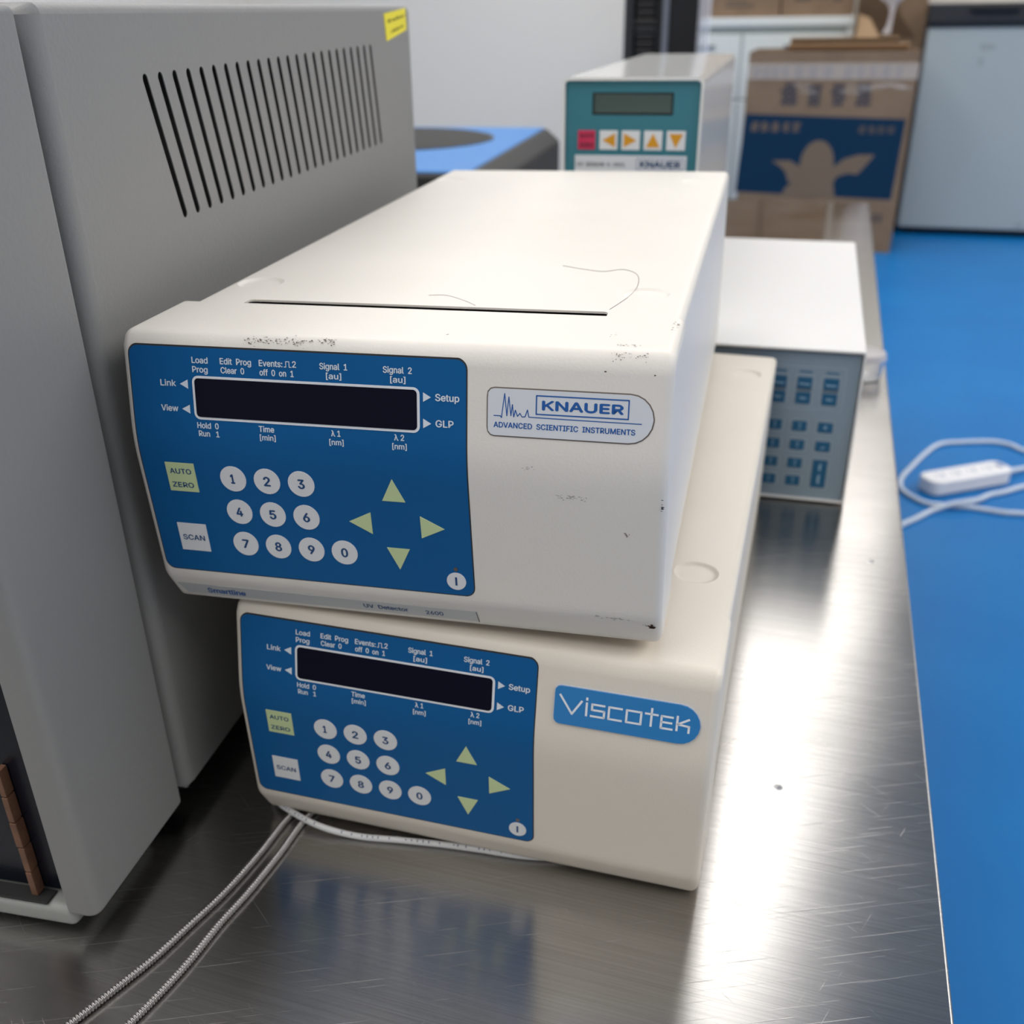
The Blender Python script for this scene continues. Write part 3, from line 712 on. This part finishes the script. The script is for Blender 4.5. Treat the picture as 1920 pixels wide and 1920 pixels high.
digits = {1: ('3', '6', '9', '.'), 2: ('2', '5', '8', '0'), 3: ('1', '4', '7', '0')}
for ci in (1, 2, 3):
    a, b = cols[ci]; m = (a + b)/2
    for ri, (z0, z1) in enumerate(zrows):
        pumpkey('number_key', a, b, z0, z1, strokes2d([[(m - .2, z0 + 6.3), (m + 1.0, z0 + 5.6)], [(m, z0 + 3.4), (m + .6, z0 + 2.6)]], 1.0))
a, b = cols[0]; m = (a + b)/2
pumpkey('clear_key', a, b, 62.2, 70.6, strokes2d([[(m + 1, 68), (m - 1, 66.6), (m + 1, 65.2)]], 0.9))
pumpkey('clear_key', a, b, 45.6, 54.0, strokes2d([[(m - 1, 48.6), (m + 1.4, 49.2)]], 0.9))
pumpkey('enter_key', a, b, 13.0, 37.6, strokes2d([[(m + .6, 34.5), (m + .6, 28.5)], [(m - .4, 33.5), (m - .4, 29)], [(m + .6, 24.6), (m + .6, 16.5)], [(m - .4, 23.6), (m - .4, 17)]], 0.8))
for x in (-CW + 25, -25):
    for y in (25, CD - 30): build('foot', cyl(x, y, 0.1, 3, 9, 16), M['rubber'], c)

# ------------------------------------------------------------------ teal fronted sensor on top of it
TH = 324.6 - CT - 0.1
t = thing('teal_sensor', 'narrow white instrument with a teal keypad front and small display, at the back', 'instrument', (-215.0, 896.1, F + CT + 0.1), RT - R(14.35))
TW, TD = 113.7, 500.0
prof = fillet([(0, 3), (TW, 3), (TW, TH), (0, TH)], [2, 2, 6, 6], 5); n = len(prof)
inner = fillet([(2.0, 5), (TW - 2.0, 5), (TW - 2.0, TH - 2.4), (2.0, TH - 2.4)], [1, 1, 4, 4], 5)
sh = MB()
sh.add([(x, 0, z) for x, z in prof] + [(x, TD, z) for x, z in prof], [(i, (i+1) % n, n + (i+1) % n, n + i) for i in range(n)])
sh.add([(x, 0, z) for x, z in inner] + [(x, 6, z) for x, z in inner], [(i, (i+1) % n, n + (i+1) % n, n + i) for i in range(n)])
sh.add([(x, 0, z) for x, z in prof] + [(x, 0, z) for x, z in inner], [(i, (i+1) % n, n + (i+1) % n, n + i) for i in range(n)])
sh.add([(x, TD, z) for x, z in prof], [tuple(range(n))])
build('casing', sh, M['gloss_white'], t, 40, fix=False)
tp_ = build('keypad_panel', rbox(2.2, TW - 2.2, 3.2, 6.0, 5.2, TH - 2.6, 0.5), M['teal'], t)
zz = lambda v: TH + v
lc = build('display_recess', rbox(24.4, 90.2, 2.9, 4.0, zz(-28.0), zz(-11.4), 0.3), M['dark_in'], tp_)
build('display', rbox(26.0, 88.8, 2.5, 3.8, zz(-26.6), zz(-12.8), 0.4), M['lcd'], tp_)
def tkey(nm, a, b, arrow, m, ink):
    k = rbox(a, b, 2.6, 3.4, zz(-54.6), zz(-39.8), 0.4, 2)
    k.join(arrow.xf(lambda p: (p[0], 2.45, p[1])), 1)
    build(nm, k, [m, ink], tp_)
def tri2(*p):
    q = MB(); q.add([(a, b, 0) for a, b in p], [(0, 1, 2)]); return q
tkey('auto_zero_key', 12.8, 27.4, text2d('AUTO', 14.6, 25.6, zz(-45.2), 2.6).join(text2d('ZERO', 14.6, 25.6, zz(-52.3), 2.6)), M['red_key'], M['ink'])
kz = zz(-47.2)
tkey('arrow_key', 31.0, 46.0, tri2((33.4, kz), (44.0, kz - 5.4), (44.0, kz + 5.4)), M['key_white'], M['amber'])
tkey('arrow_key', 49.3, 64.4, tri2((61.8, kz), (51.2, kz + 5.4), (51.2, kz - 5.4)), M['key_white'], M['amber'])
tkey('arrow_key', 67.7, 82.7, tri2((75.2, kz + 5.6), (69.6, kz - 5.2), (80.8, kz - 5.2)), M['key_white'], M['amber'])
tkey('arrow_key', 86.2, 101.5, tri2((93.8, kz - 5.6), (99.6, kz + 5.2), (88.2, kz + 5.2)), M['key_white'], M['amber'])
lb = build('name_strip', rbox(10.5, 103.5, 2.8, 3.4, zz(-73.0), zz(-58.9), 0.4), M['badge_silver'], tp_)
def tl(mb2, nm='lettering'): build(nm, mb2.xf(lambda p: (p[0], 2.7, p[1])), M['ink'] if nm == 'lettering' else M['print_navy'], tp_, fix=False)
tl(text2d('UV  SENSOR  K-2001', 12.4, 52.8, zz(-67.6), 3.0, 0, 0.03))
tl(text2d('KNAUER', 65.6, 98.6, zz(-68.0), 4.8, 0, 0.09), 'brand_lettering')
tl(strokes2d([[(62.6, zz(-69.6)), (101.2, zz(-69.6)), (101.2, zz(-61.4)), (62.6, zz(-61.4)), (62.6, zz(-69.6))]], 0.45), 'brand_box')
for x in (16, TW - 16):
    for y in (20, 300): build('foot', cyl(x, y, 0, 4, 7, 16), M['rubber'], t)

# ------------------------------------------------------------------ bench centrifuge
ce = thing('bench_centrifuge', 'light blue bench centrifuge with a round dark grey lid and black side', 'centrifuge', (-396, 1268, F + 0.4), R(4.6))
EH = 200
prof = fillet([(-470, 12), (0, 12), (0, EH - 20), (-22, EH - 2), (-448, EH - 2), (-470, EH - 20)], [8, 8, 12, 6, 6, 12], 4)
build('housing', prism(prof, 0, 556, 8, 3, 'y'), M['dark_grey'], ce)
build('top_cover', rbox(-446, -26, 6, 550, EH - 6, EH, 3), M['centri_blue'], ce)
ld = lathe([(0.01, EH + 4), (120, EH + 4), (148, EH + 3.2), (154, EH + 1), (154, EH - 1)], -231, 352, 48)
build('lid', ld, M['lid_grey'], ce)
build('lid_seal', lathe([(154, EH + 1.4), (158, EH + 1.2), (158, EH - 1)], -231, 352, 48), M['black'], ce)
for x in (-430, -40):
    for y in (40, 510): build('foot', cyl(x, y, 0, 14, 16, 16), M['rubber'], ce)

# ------------------------------------------------------------------ clear plastic cup by the table edge
cp = thing('plastic_cup', 'small lidded clear plastic cup by the table edge right of the keypad unit', 'cup', (66, 1196, F), 0)
build('cup_wall', lathe([(0.01, 0.2), (20, 0.2), (22, 24), (21, 24), (19.2, 1.4), (0.01, 1.4)], 0, 0, 36), M['clear'], cp)
build('lid', lathe([(0.01, 31), (20.5, 31), (22.4, 30.2), (22.8, 28), (22.8, 25.6), (24, 25.2), (24, 23.6), (22.2, 23.6), (22, 29), (0.01, 30)], 0, 0, 36), M['bag'], cp)

# ------------------------------------------------------------------ hoses and cable at the front
def hose(pts, label):
    path = spline([(x, y, z) for x, y, z in pts], 40)
    ac = [0]
    for i in range(1, len(path)): ac.append(ac[-1] + (path[i] - path[i-1]).length)
    m = int(ac[-1]/0.30); res = []; j = 0
    for k in range(m):
        s = ac[-1]*k/m
        while j < len(ac) - 2 and ac[j+1] < s: j += 1
        q = (s - ac[j])/max(1e-6, ac[j+1] - ac[j]); res.append(path[j].lerp(path[j+1], q))
    rad = lambda i: 1.58 + 0.32*math.cos(2*math.pi*i/5.0)
    return tag(build('steel_hose', tube(res, rad, 10), M['hose'], None, 80), label, 'hose')
hz = F + 2.0
hose([(-217, 420, hz), (-222, 385, hz), (-229.6, 360.1, hz), (-231.6, 332.7, hz), (-235.2, 305.5, hz), (-240.6, 282.5, hz), (-245.6, 262.2, hz), (-251.8, 244.7, hz), (-260.7, 221.4, hz), (-272, 196, hz), (-296, 150, hz), (-330, 90, hz)],
     'corrugated steel hose nearer the grey instrument, left of the pair on the table')
hose([(-207, 420, hz), (-213, 385, hz), (-220.4, 362.3, hz), (-221.9, 335.3, hz), (-224.3, 308.6, hz), (-227.6, 287.2, hz), (-229.6, 264.3, hz), (-232.6, 245.8, hz), (-236.5, 228.2, hz), (-243, 204, hz), (-256, 160, hz), (-276, 95, hz)],
     'corrugated steel hose nearer the open table, right of the pair')
cz = F + 1.9
cpath = spline([(-244, 392, cz + 1.2), (-246.5, 378, cz + 2), (-240.5, 368.2, cz + 3.4), (-228.4, 361.4, cz + 4.0), (-209.8, 357.0, cz + 2.0), (-189.1, 357.4, cz), (-166.6, 360.6, cz), (-143.7, 363.5, cz), (-126.0, 365.0, cz), (-103.1, 366.6, cz), (-85, 371, cz), (-70, 380, cz)], 8)
wc = thing('white_cable', 'thin white cable along the foot of the lower detector', 'cable', (0, 0, 0))
build('sheath', tube(cpath, 1.65, 10), M['cable_white'], wc)
mb = MB(); rd = random.Random(2)
for i in range(8, 74, 1):
    if rd.random() < .55:
        p = cpath[i]; q = cpath[i+1]; tdir = (q - p).normalized(); s = Vector((tdir.y, -tdir.x, 0)); l = 0.35
        nn = (Vector((0, 0, 1))*0.86 + s*0.5).normalized(); sd = nn.cross(tdir)
        a = p + nn*1.70; e = rd.uniform(.3, .7)
        mb.add([tuple(a - tdir*l - sd*e), tuple(a + tdir*l - sd*e), tuple(a + tdir*l + sd*e), tuple(a - tdir*l + sd*e)], [(0, 1, 2, 3)])
build('sheath_print', mb, M['cable_ink'], wc, fix=False)

# ------------------------------------------------------------------ power strip and its cord on the floor
ps = thing('power_strip', 'white power strip lying on the blue floor inside a loop of cord', 'power strip', (360, 2196, 0), R(35))
base = fillet([(-103, -29), (103, -29), (103, 29), (-103, 29)], 24, 8)
build('base', prism(base, 2, 26, 3, 3, 'z'), M['strip_white'], ps)
topp = fillet([(-104, -30), (104, -30), (104, 30), (-104, 30)], 25, 8)
build('top_cover', prism(topp, 20, 34, 5, 4, 'z'), M['strip_white'], ps)
for k in range(4):
    x = -66 + k*40
    fa = build('socket', cyl(x, 0, 33.8, 34.5, 15, 24), M['strip_white'], ps)
    mb = MB()
    for q in ((-7, 3), (7, 3), (0, -7)): mb.join(rbox(x + q[0] - 2.2, x + q[0] + 2.2, q[1] - 4, q[1] + 4, 34.3, 34.8, 0))
    build('socket_slot', mb, M['socket'], fa)
build('switch', rbox(78, 92, -9, 9, 33.6, 37, 1.5), M['socket'], ps)
fz = 5.2
loop = [(457, 2289, 14), (500, 2312, 8), (560, 2330, fz), (610, 2360, fz), (600, 2410, fz), (555, 2425, fz), (508, 2427, fz), (486, 2454, fz), (458, 2467, fz), (430, 2465, fz), (377, 2447, fz), (329, 2423, fz), (293, 2354, fz), (253, 2249, fz), (234, 2190, fz), (232, 2135, fz), (255, 2092, fz), (282, 2071, fz), (324, 2071, fz), (358, 2073, fz), (391, 2069, fz), (424, 2064, fz), (461, 2068, fz), (520, 2066, fz), (600, 2090, fz), (700, 2140, fz)]
loop[0] = (441, 2253, 16)
k = build('cord', tube(spline(loop, 7), 5.0, 8), M['cord'], ps); k.matrix_parent_inverse = (Matrix.Translation((0.360, 2.196, 0)) @ Matrix.Rotation(R(35), 4, 'Z')).inverted()
cr2 = [(120, 1800, fz), (190, 1905, fz), (231, 1962, fz), (257, 1996, fz), (287, 2037, fz + 1), (322, 2058, fz + 9), (358, 2078, fz + 11), (382, 2112, fz + 3), (406, 2148, fz), (437, 2171, fz), (480, 2211, fz), (560, 2262, fz), (680, 2300, fz)]
k = build('white_flex', tube(spline(cr2, 7), 5.0, 8), M['cord']); tag(k, 'white flex from under the table crossing over the power strip cord', 'cable')

# ------------------------------------------------------------------ chest freezer
fz_ = thing('chest_freezer', 'white chest freezer with a dark lid standing on the blue floor', 'freezer', (330, 5075, 0))
FW, FD, FH = 1150, 640, 832
bod = build('body', rbox(0, FW, 0, FD, 30, FH, 9), M['freezer'], fz_)
build('side_panel', rbox(-3, 0.5, 14, FD - 6, 34, FH - 4, 1), M['trim_grey'], fz_)
build('plinth', rbox(20, FW - 20, 24, FD - 20, 12, 32, 2), M['black'], fz_)
for x in (60, FW - 60):
    for y in (60, FD - 60): build('foot', cyl(x, y, 0, 14, 22, 16), M['rubber'], fz_)
ldz = build('lid', rbox(-8, FW + 8, -14, FD + 4, FH + 2, FH + 78, 10), M['freezer_lid'], fz_)
build('lid_seal', rbox(-4, FW + 4, -8, FD, FH - 10, FH + 3, 3), M['black'], fz_)
build('lid_handle', rbox(150, 330, -34, -12, FH + 44, FH + 72, 8), M['black'], fz_)
build('lid_lock', cyl(420, -2, FH + 60, FH + 92, 34, 20), M['black'], fz_)
def front_marks(par, y, items, m, nm):
    mb = MB()
    for x, z, w_, h_ in items: mb.add([(x, y, z), (x + w_, y, z), (x + w_, y, z + h_), (x, y, z + h_)], [(0, 1, 2, 3)])
    return build(nm, mb, m, par, fix=False)
M['faint'] = mat('faint grey print', (0.27, 0.30, 0.31, 1), 0.5)
front_marks(bod, -0.6, [(212, 736, 9, 26), (226, 736, 12, 24), (243, 738, 10, 24), (258, 738, 8, 22)], M['faint'], 'printed_mark')
front_marks(bod, -0.6, [(210, 680, 22, 6), (214, 690, 18, 8), (210, 702, 24, 6)], M['faint'], 'printed_mark')
front_marks(bod, -0.6, [(482, 44, 14, 18), (499, 44, 10, 20)], M['faint'], 'printed_mark')

# ------------------------------------------------------------------ big printed carton behind the table
cx0, cx1, cy0, cy1, ct = -352, 288, 4630, 5010, 752
cb = thing('printed_carton', 'large open brown carton with a dark blue printed front behind the table end', 'box', (0, 0, 0))
mb = MB()
fr = build('front_wall', rbox(cx0, cx1, cy0, cy0 + 6, 0, ct, 1), M['card'], cb)
build('side_wall', rbox(cx0, cx0 + 6, cy0 + 6, cy1 - 6, 0, ct - 2, 1), M['card'], cb); build('side_wall', rbox(cx1 - 6, cx1, cy0 + 6, cy1 - 6, 0, ct - 2, 1), M['card'], cb)
build('back_wall', rbox(cx0, cx1, cy1 - 6, cy1, 0, ct, 1), M['card'], cb)
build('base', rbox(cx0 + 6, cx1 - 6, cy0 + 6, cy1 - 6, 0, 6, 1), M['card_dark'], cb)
build('flap', prism([(cy0 + 6, ct - 4), (cy0 + 180, ct - 12), (cy0 + 180, ct - 8), (cy0 + 6, ct)], cx0 + 8, cx1 - 8), M['card'], cb)
o = build('flap', prism([(cy1 - 8, ct - 2), (cy1 - 90, ct + 42), (cy1 - 92, ct + 38), (cy1 - 10, ct - 6)], -212, 214), M['card_light'], cb)
o = build('flap', prism([(cy0 + 190, ct - 6), (cy0 + 150, ct + 22), (cy0 + 148, ct + 18), (cy0 + 188, ct - 10)], -212, 250), M['card_light'], cb)
yp = cy0 - 0.8
def cprint(nm, polys, m, y=yp):
    mb = MB()
    for k, pl in enumerate(polys):
        tr = tessellate_polygon([[Vector((x, z, 0)) for x, z in pl]])
        mb.add([(x, y - .15*k, F + z) for x, z in pl], [tuple(q) for q in tr])
    return build(nm, mb, m, fr, fix=False)
def chars(polys_of, m, y=yp):
    for pl in polys_of: cprint('printed_character', pl, m, y)
def blocks(x0, x1, z0, z1, n, seed, fill=.62):
    rd = random.Random(seed); out = []; cw = (x1 - x0)/n
    for i in range(n):
        ch = []; a = x0 + i*cw + cw*.09; b = x0 + (i+1)*cw - cw*.09
        for k in range(4):
            zc = z0 + (z1 - z0)*(k + .5)/4; hh = (z1 - z0)*.075; l = a + (b-a)*rd.uniform(0, .25); r_ = b - (b-a)*rd.uniform(0, .25)
            ch.append([(l, zc - hh), (r_, zc - hh), (r_, zc + hh), (l, zc + hh)])
        for k in range(2):
            xc = a + (b-a)*(0.3 + .4*k) + rd.uniform(-.06, .06)*cw; l = cw*.06
            if rd.random() < fill + .2: ch.append([(xc - l, z0), (xc + l, z0), (xc + l, z1), (xc - l, z1)])
        out.append(ch)
    return out
chars(blocks(-335, -190, 128, 168, 4, 1) + blocks(-180, -20, 128, 170, 3, 2) + blocks(10, 240, 126, 172, 5, 3), M['card_ink'])
chars(blocks(-225, -140, 28, 112, 1, 4) + blocks(-125, -45, 26, 106, 1, 5) + blocks(-30, 45, 26, 108, 1, 6) + blocks(62, 140, 26, 110, 1, 7), M['card_ink'])
bp = cprint('blue_print', [[(-346, -4), (272, -18), (262, -320), (-362, -304)]], M['card_blue'])
chars(blocks(-325, -120, -70, -34, 5, 8), M['card_tan'], yp - .6)
chars(blocks(95, 240, -72, -44, 4, 9), M['card_ink2'], yp - .6)
def arc(cx, cz, rx, rz, a0, a1, n=14): return [(cx + rx*math.cos(R(a0 + (a1-a0)*i/n)), cz + rz*math.sin(R(a0 + (a1-a0)*i/n))) for i in range(n+1)]
cprint('printed_shape', [arc(-45, -190, 66, 90, 0, 180) + [(-111, -240), (-160, -285), (-172, -312), (40, -314), (24, -240)],
    [(21, -200), (60, -168), (110, -152), (175, -150), (150, -185), (118, -226), (80, -222), (40, -236), (26, -262)],
    [(-105, -205), (-150, -178), (-225, -180), (-190, -200), (-165, -222), (-150, -262), (-108, -262)]], M['card_tan'], yp - .6)
chars(blocks(-300, -60, -420, -350, 3, 10), M['card_ink2'])
chars(blocks(196, 240, -408, -376, 2, 11), M['card_ink'])
tape = build('packing_tape', rbox(cx0 - 2, cx1 + 2, cy0 - 3.2, cy0 - 2.6, F + 122, F + 180, 0), M['tape'], cb)
mb = MB(); rd = random.Random(9)
for i in range(9):
    a = cx0 + 130 + rd.random()*500; b = min(cx1, a + rd.uniform(40, 150)); z = F + rd.uniform(70, 112)
    mb.add([(a, cy0 - 1.8, z), (b, cy0 - 2.8, z - 6), (b, cy0 - 2.8, z + 6), (a, cy0 - 1.8, z + 9)], [(0, 1, 2, 3)])
build('packing_tape', mb, M['tape'], cb, fix=False)

# ------------------------------------------------------------------ white drawer cabinet with cartons on top
wb = thing('drawer_cabinet', 'white drawer cabinet along the back behind the big carton', 'cabinet', (0, 0, 0))
ax0, ax1, ay, at = -880, 30, 5250, F + 337
build('carcass', rbox(ax0 + 4, ax1 - 22, ay + 22, ay + 540, 0, at - 32, 2), M['cab_white'], wb)
build('side_panel', rbox(ax1 - 22, ax1, ay + 2, ay + 540, 0, at - 34, 2), M['cab_white'], wb)
build('worktop', rbox(ax0, ax1 + 4, ay - 6, ay + 545, at - 36, at, 4), M['cab_white'], wb)
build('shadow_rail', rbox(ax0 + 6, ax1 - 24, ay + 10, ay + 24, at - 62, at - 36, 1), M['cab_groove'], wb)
for i in range(2):
    x0 = ax0 + 6 + i*441
    dw = build('drawer_front', rbox(x0, x0 + 435, ay, ay + 20, at - 330, at - 66, 5), M['cab_white'], wb)
    dw2 = build('drawer_front', rbox(x0, x0 + 435, ay, ay + 20, at - 800, at - 336, 5), M['cab_white'], wb)
    build('handle', rbox(x0 + 180, x0 + 320, ay - 14, ay - 0.5, at - 120, at - 108, 4), M['trim_grey'], dw)
    build('handle', rbox(x0 + 180, x0 + 320, ay - 14, ay - 0.5, at - 400, at - 388, 4), M['trim_grey'], dw2)
def carton(name, label, x0, x1, y0, y1, z0, z1, group=None, marks=None):
    k = thing(name, label, 'box', ((x0+x1)/2, (y0+y1)/2, z0), 0, group)
    a, b = (x1-x0)/2, (y1-y0)/2; hh = z1 - z0
    bd = build('carton_body', rbox(-a, a, -b, b, 0, hh - 4, 2), M['card'], k)
    build('flap', rbox(-a + 1, a - 1, -b + 1, -2, hh - 4, hh, .5), M['card'], k); build('flap', rbox(-a + 1, a - 1, 2, b - 1, hh - 4, hh, .5), M['card'], k)
    build('packing_tape', rbox(-a - .6, a + .6, -25, 25, hh, hh + .6, 0), M['tape'], k)
    if marks: front_marks(bd, -b - .6, marks, M['card_ink2'], 'printed_mark')
    return k
carton('carton', 'brown carton at the left on the white cabinet, by the hanging film', -640, -286, ay + 30, ay + 400, at, at + 900, marks=[(-60, 40, 120, 10), (-60, 60, 90, 8)])
carton('carton', 'wider brown carton on the right half of the white cabinet', -280, 26, ay + 24, ay + 400, at, at + 940, marks=[(-100, 60, 70, 30), (60, 58, 40, 30), (-20, 66, 60, 8)])
# gaping carton between the cabinet and the freezer
ob = thing('open_carton', 'tall brown carton with a gaping dark flap between cabinet and freezer', 'box', (0, 0, 0))
ox0, ox1, oy0, oy1 = 42, 322, 5200, 5560
build('front_wall', rbox(ox0, ox1, oy0, oy0 + 6, 0, F + 250, 1), M['card'], ob)
build('side_wall', rbox(ox0, ox0 + 6, oy0 + 6, oy1, 0, F + 420, 1), M['card'], ob); build('side_wall', rbox(ox1 - 6, ox1, oy0 + 6, oy1, 0, F + 560, 1), M['card'], ob)
build('back_wall', rbox(ox0 + 6, ox1 - 6, oy1 - 6, oy1, 0, F + 620, 1), M['card'], ob)
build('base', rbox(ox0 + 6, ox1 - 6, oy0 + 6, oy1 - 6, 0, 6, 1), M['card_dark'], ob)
fl = MB(); fl.add([(150, oy0 + 2, F + 620), (322, oy0 + 2, F + 620), (322, oy0 + 2, F + 215), (215, oy0 + 40, F + 345)], [(0, 1, 2, 3)]); fl.add([(150, oy0 + 7, F + 620), (322, oy0 + 7, F + 620), (322, oy0 + 7, F + 215), (215, oy0 + 45, F + 345)], [(3, 2, 1, 0)])
build('flap', fl, M['card'], ob)
fl = MB(); fl.add([(48, oy0 + 8, F + 250), (150, oy0 + 8, F + 250), (96, oy0 + 40, F + 330), (48, oy0 + 20, F + 345)], [(0, 1, 2, 3)]); fl.add([(48, oy0 + 13, F + 250), (150, oy0 + 13, F + 250), (96, oy0 + 45, F + 330), (48, oy0 + 25, F + 345)], [(3, 2, 1, 0)])
build('flap', fl, M['card_light'], ob)

# milky bag hanging in front of the gaping carton
bgm = MB(); nS, nR = 26, 22; rd = random.Random(21)
prof_b = [(3, 0), (16, 4), (9, 30), (7, 60), (9, 90), (18, 112), (46, 135), (66, 165), (72, 205), (66, 250), (52, 285), (26, 310), (4, 318)]
ph = [rd.random()*6.28 for _ in range(6)]
for k, (r, z) in enumerate(prof_b):
    for i in range(nS):
        a = 2*math.pi*i/nS; q = r*(1 + .16*math.sin(3*a + ph[0] + z*.03) + .10*math.sin(7*a + ph[1] - z*.05) + .07*math.sin(11*a + ph[2]))
        bgm.v.append((q*math.cos(a) + 10*math.sin(z*.02) - 16*(1 - z/318), q*.55*math.sin(a), z))
for k in range(len(prof_b)-1):
    for i in range(nS): j = (i+1) % nS; bgm.f.append((k*nS+i, k*nS+j, (k+1)*nS+j, (k+1)*nS+i)); bgm.m.append(0)
bgm.f += [tuple(range(nS)), tuple(range((len(prof_b)-1)*nS, len(prof_b)*nS))]; bgm.m += [0, 0]
bg = build('plastic_bag', bgm, M['bag'], None, 60); bg.location = (0.175, 4.922, 0.800)
tag(bg, 'milky plastic bag with a twisted tail resting on the big printed carton', 'bag')

# ------------------------------------------------------------------ black equipment rack and film at the back
rk = thing('black_rack', 'tall black equipment frame with a ribbed duct behind the teal sensor', 'rack', (0, 0, 0))
ry = 2800; rt_ = F + 1150
build('post', rbox(-520, -497, ry, ry + 60, 20, rt_, 3), M['freezer_lid'], rk)
build('back_panel', rbox(-497, -437, ry + 50, ry + 60, 20, rt_, 1), M['black'], rk)
mb = MB(); z = 60
for k in range(60):
    p = fillet([(-495, ry + 4), (-441, ry + 4), (-441, ry + 48), (-495, ry + 48)], 10, 3)
    mb.join(prism(p, z, z + 16, 5, 2, 'z')); z += 17
    if k in (20, 41): z += 14
d_ = build('ribbed_duct', mb, M['black'], rk); d_['kind'] = 'stuff'
build('duct_collar', rbox(-496, -440, ry + 1, ry + 50, F + 338, F + 350, 3), M['black'], rk); build('duct_collar', rbox(-495, -441, ry + 2, ry + 50, F + 325, F + 334, 3), M['freezer_lid'], rk)
build('post', rbox(-441, -426, ry, ry + 60, 20, rt_, 2), M['black'], rk)
build('trim_strip', rbox(-426, -411, ry - 4, ry + 60, 20, rt_, 3), M['trim_grey'], rk)
build('side_panel', rbox(-411, -341, ry + 2, ry + 60, 20, rt_, 3), M['black'], rk)
build('base_plate', rbox(-540, -320, ry - 60, ry + 180, 0, 22, 4), M['black'], rk)
fm = MB(); n = 28; rd = random.Random(12)
zs_ = [F - 300 + i*120 for i in range(13)]
for iz, z in enumerate(zs_):
    for i in range(n):
        s = i/(n-1); x = -338 + 30*s + 3*math.sin(iz*.9); y = ry - 8 + 9*math.sin(s*19 + iz*.35) + 4*math.sin(s*41 - iz*.6)
        fm.v.append((x, y, z))
for iz in range(len(zs_)-1):
    for i in range(n-1): fm.f.append((iz*n+i, iz*n+i+1, (iz+1)*n+i+1, (iz+1)*n+i)); fm.m.append(0)
fo = build('plastic_film', fm, M['film'], None, 60, fix=False); tag(fo, 'crumpled clear plastic film hanging beside the black frame', 'film')
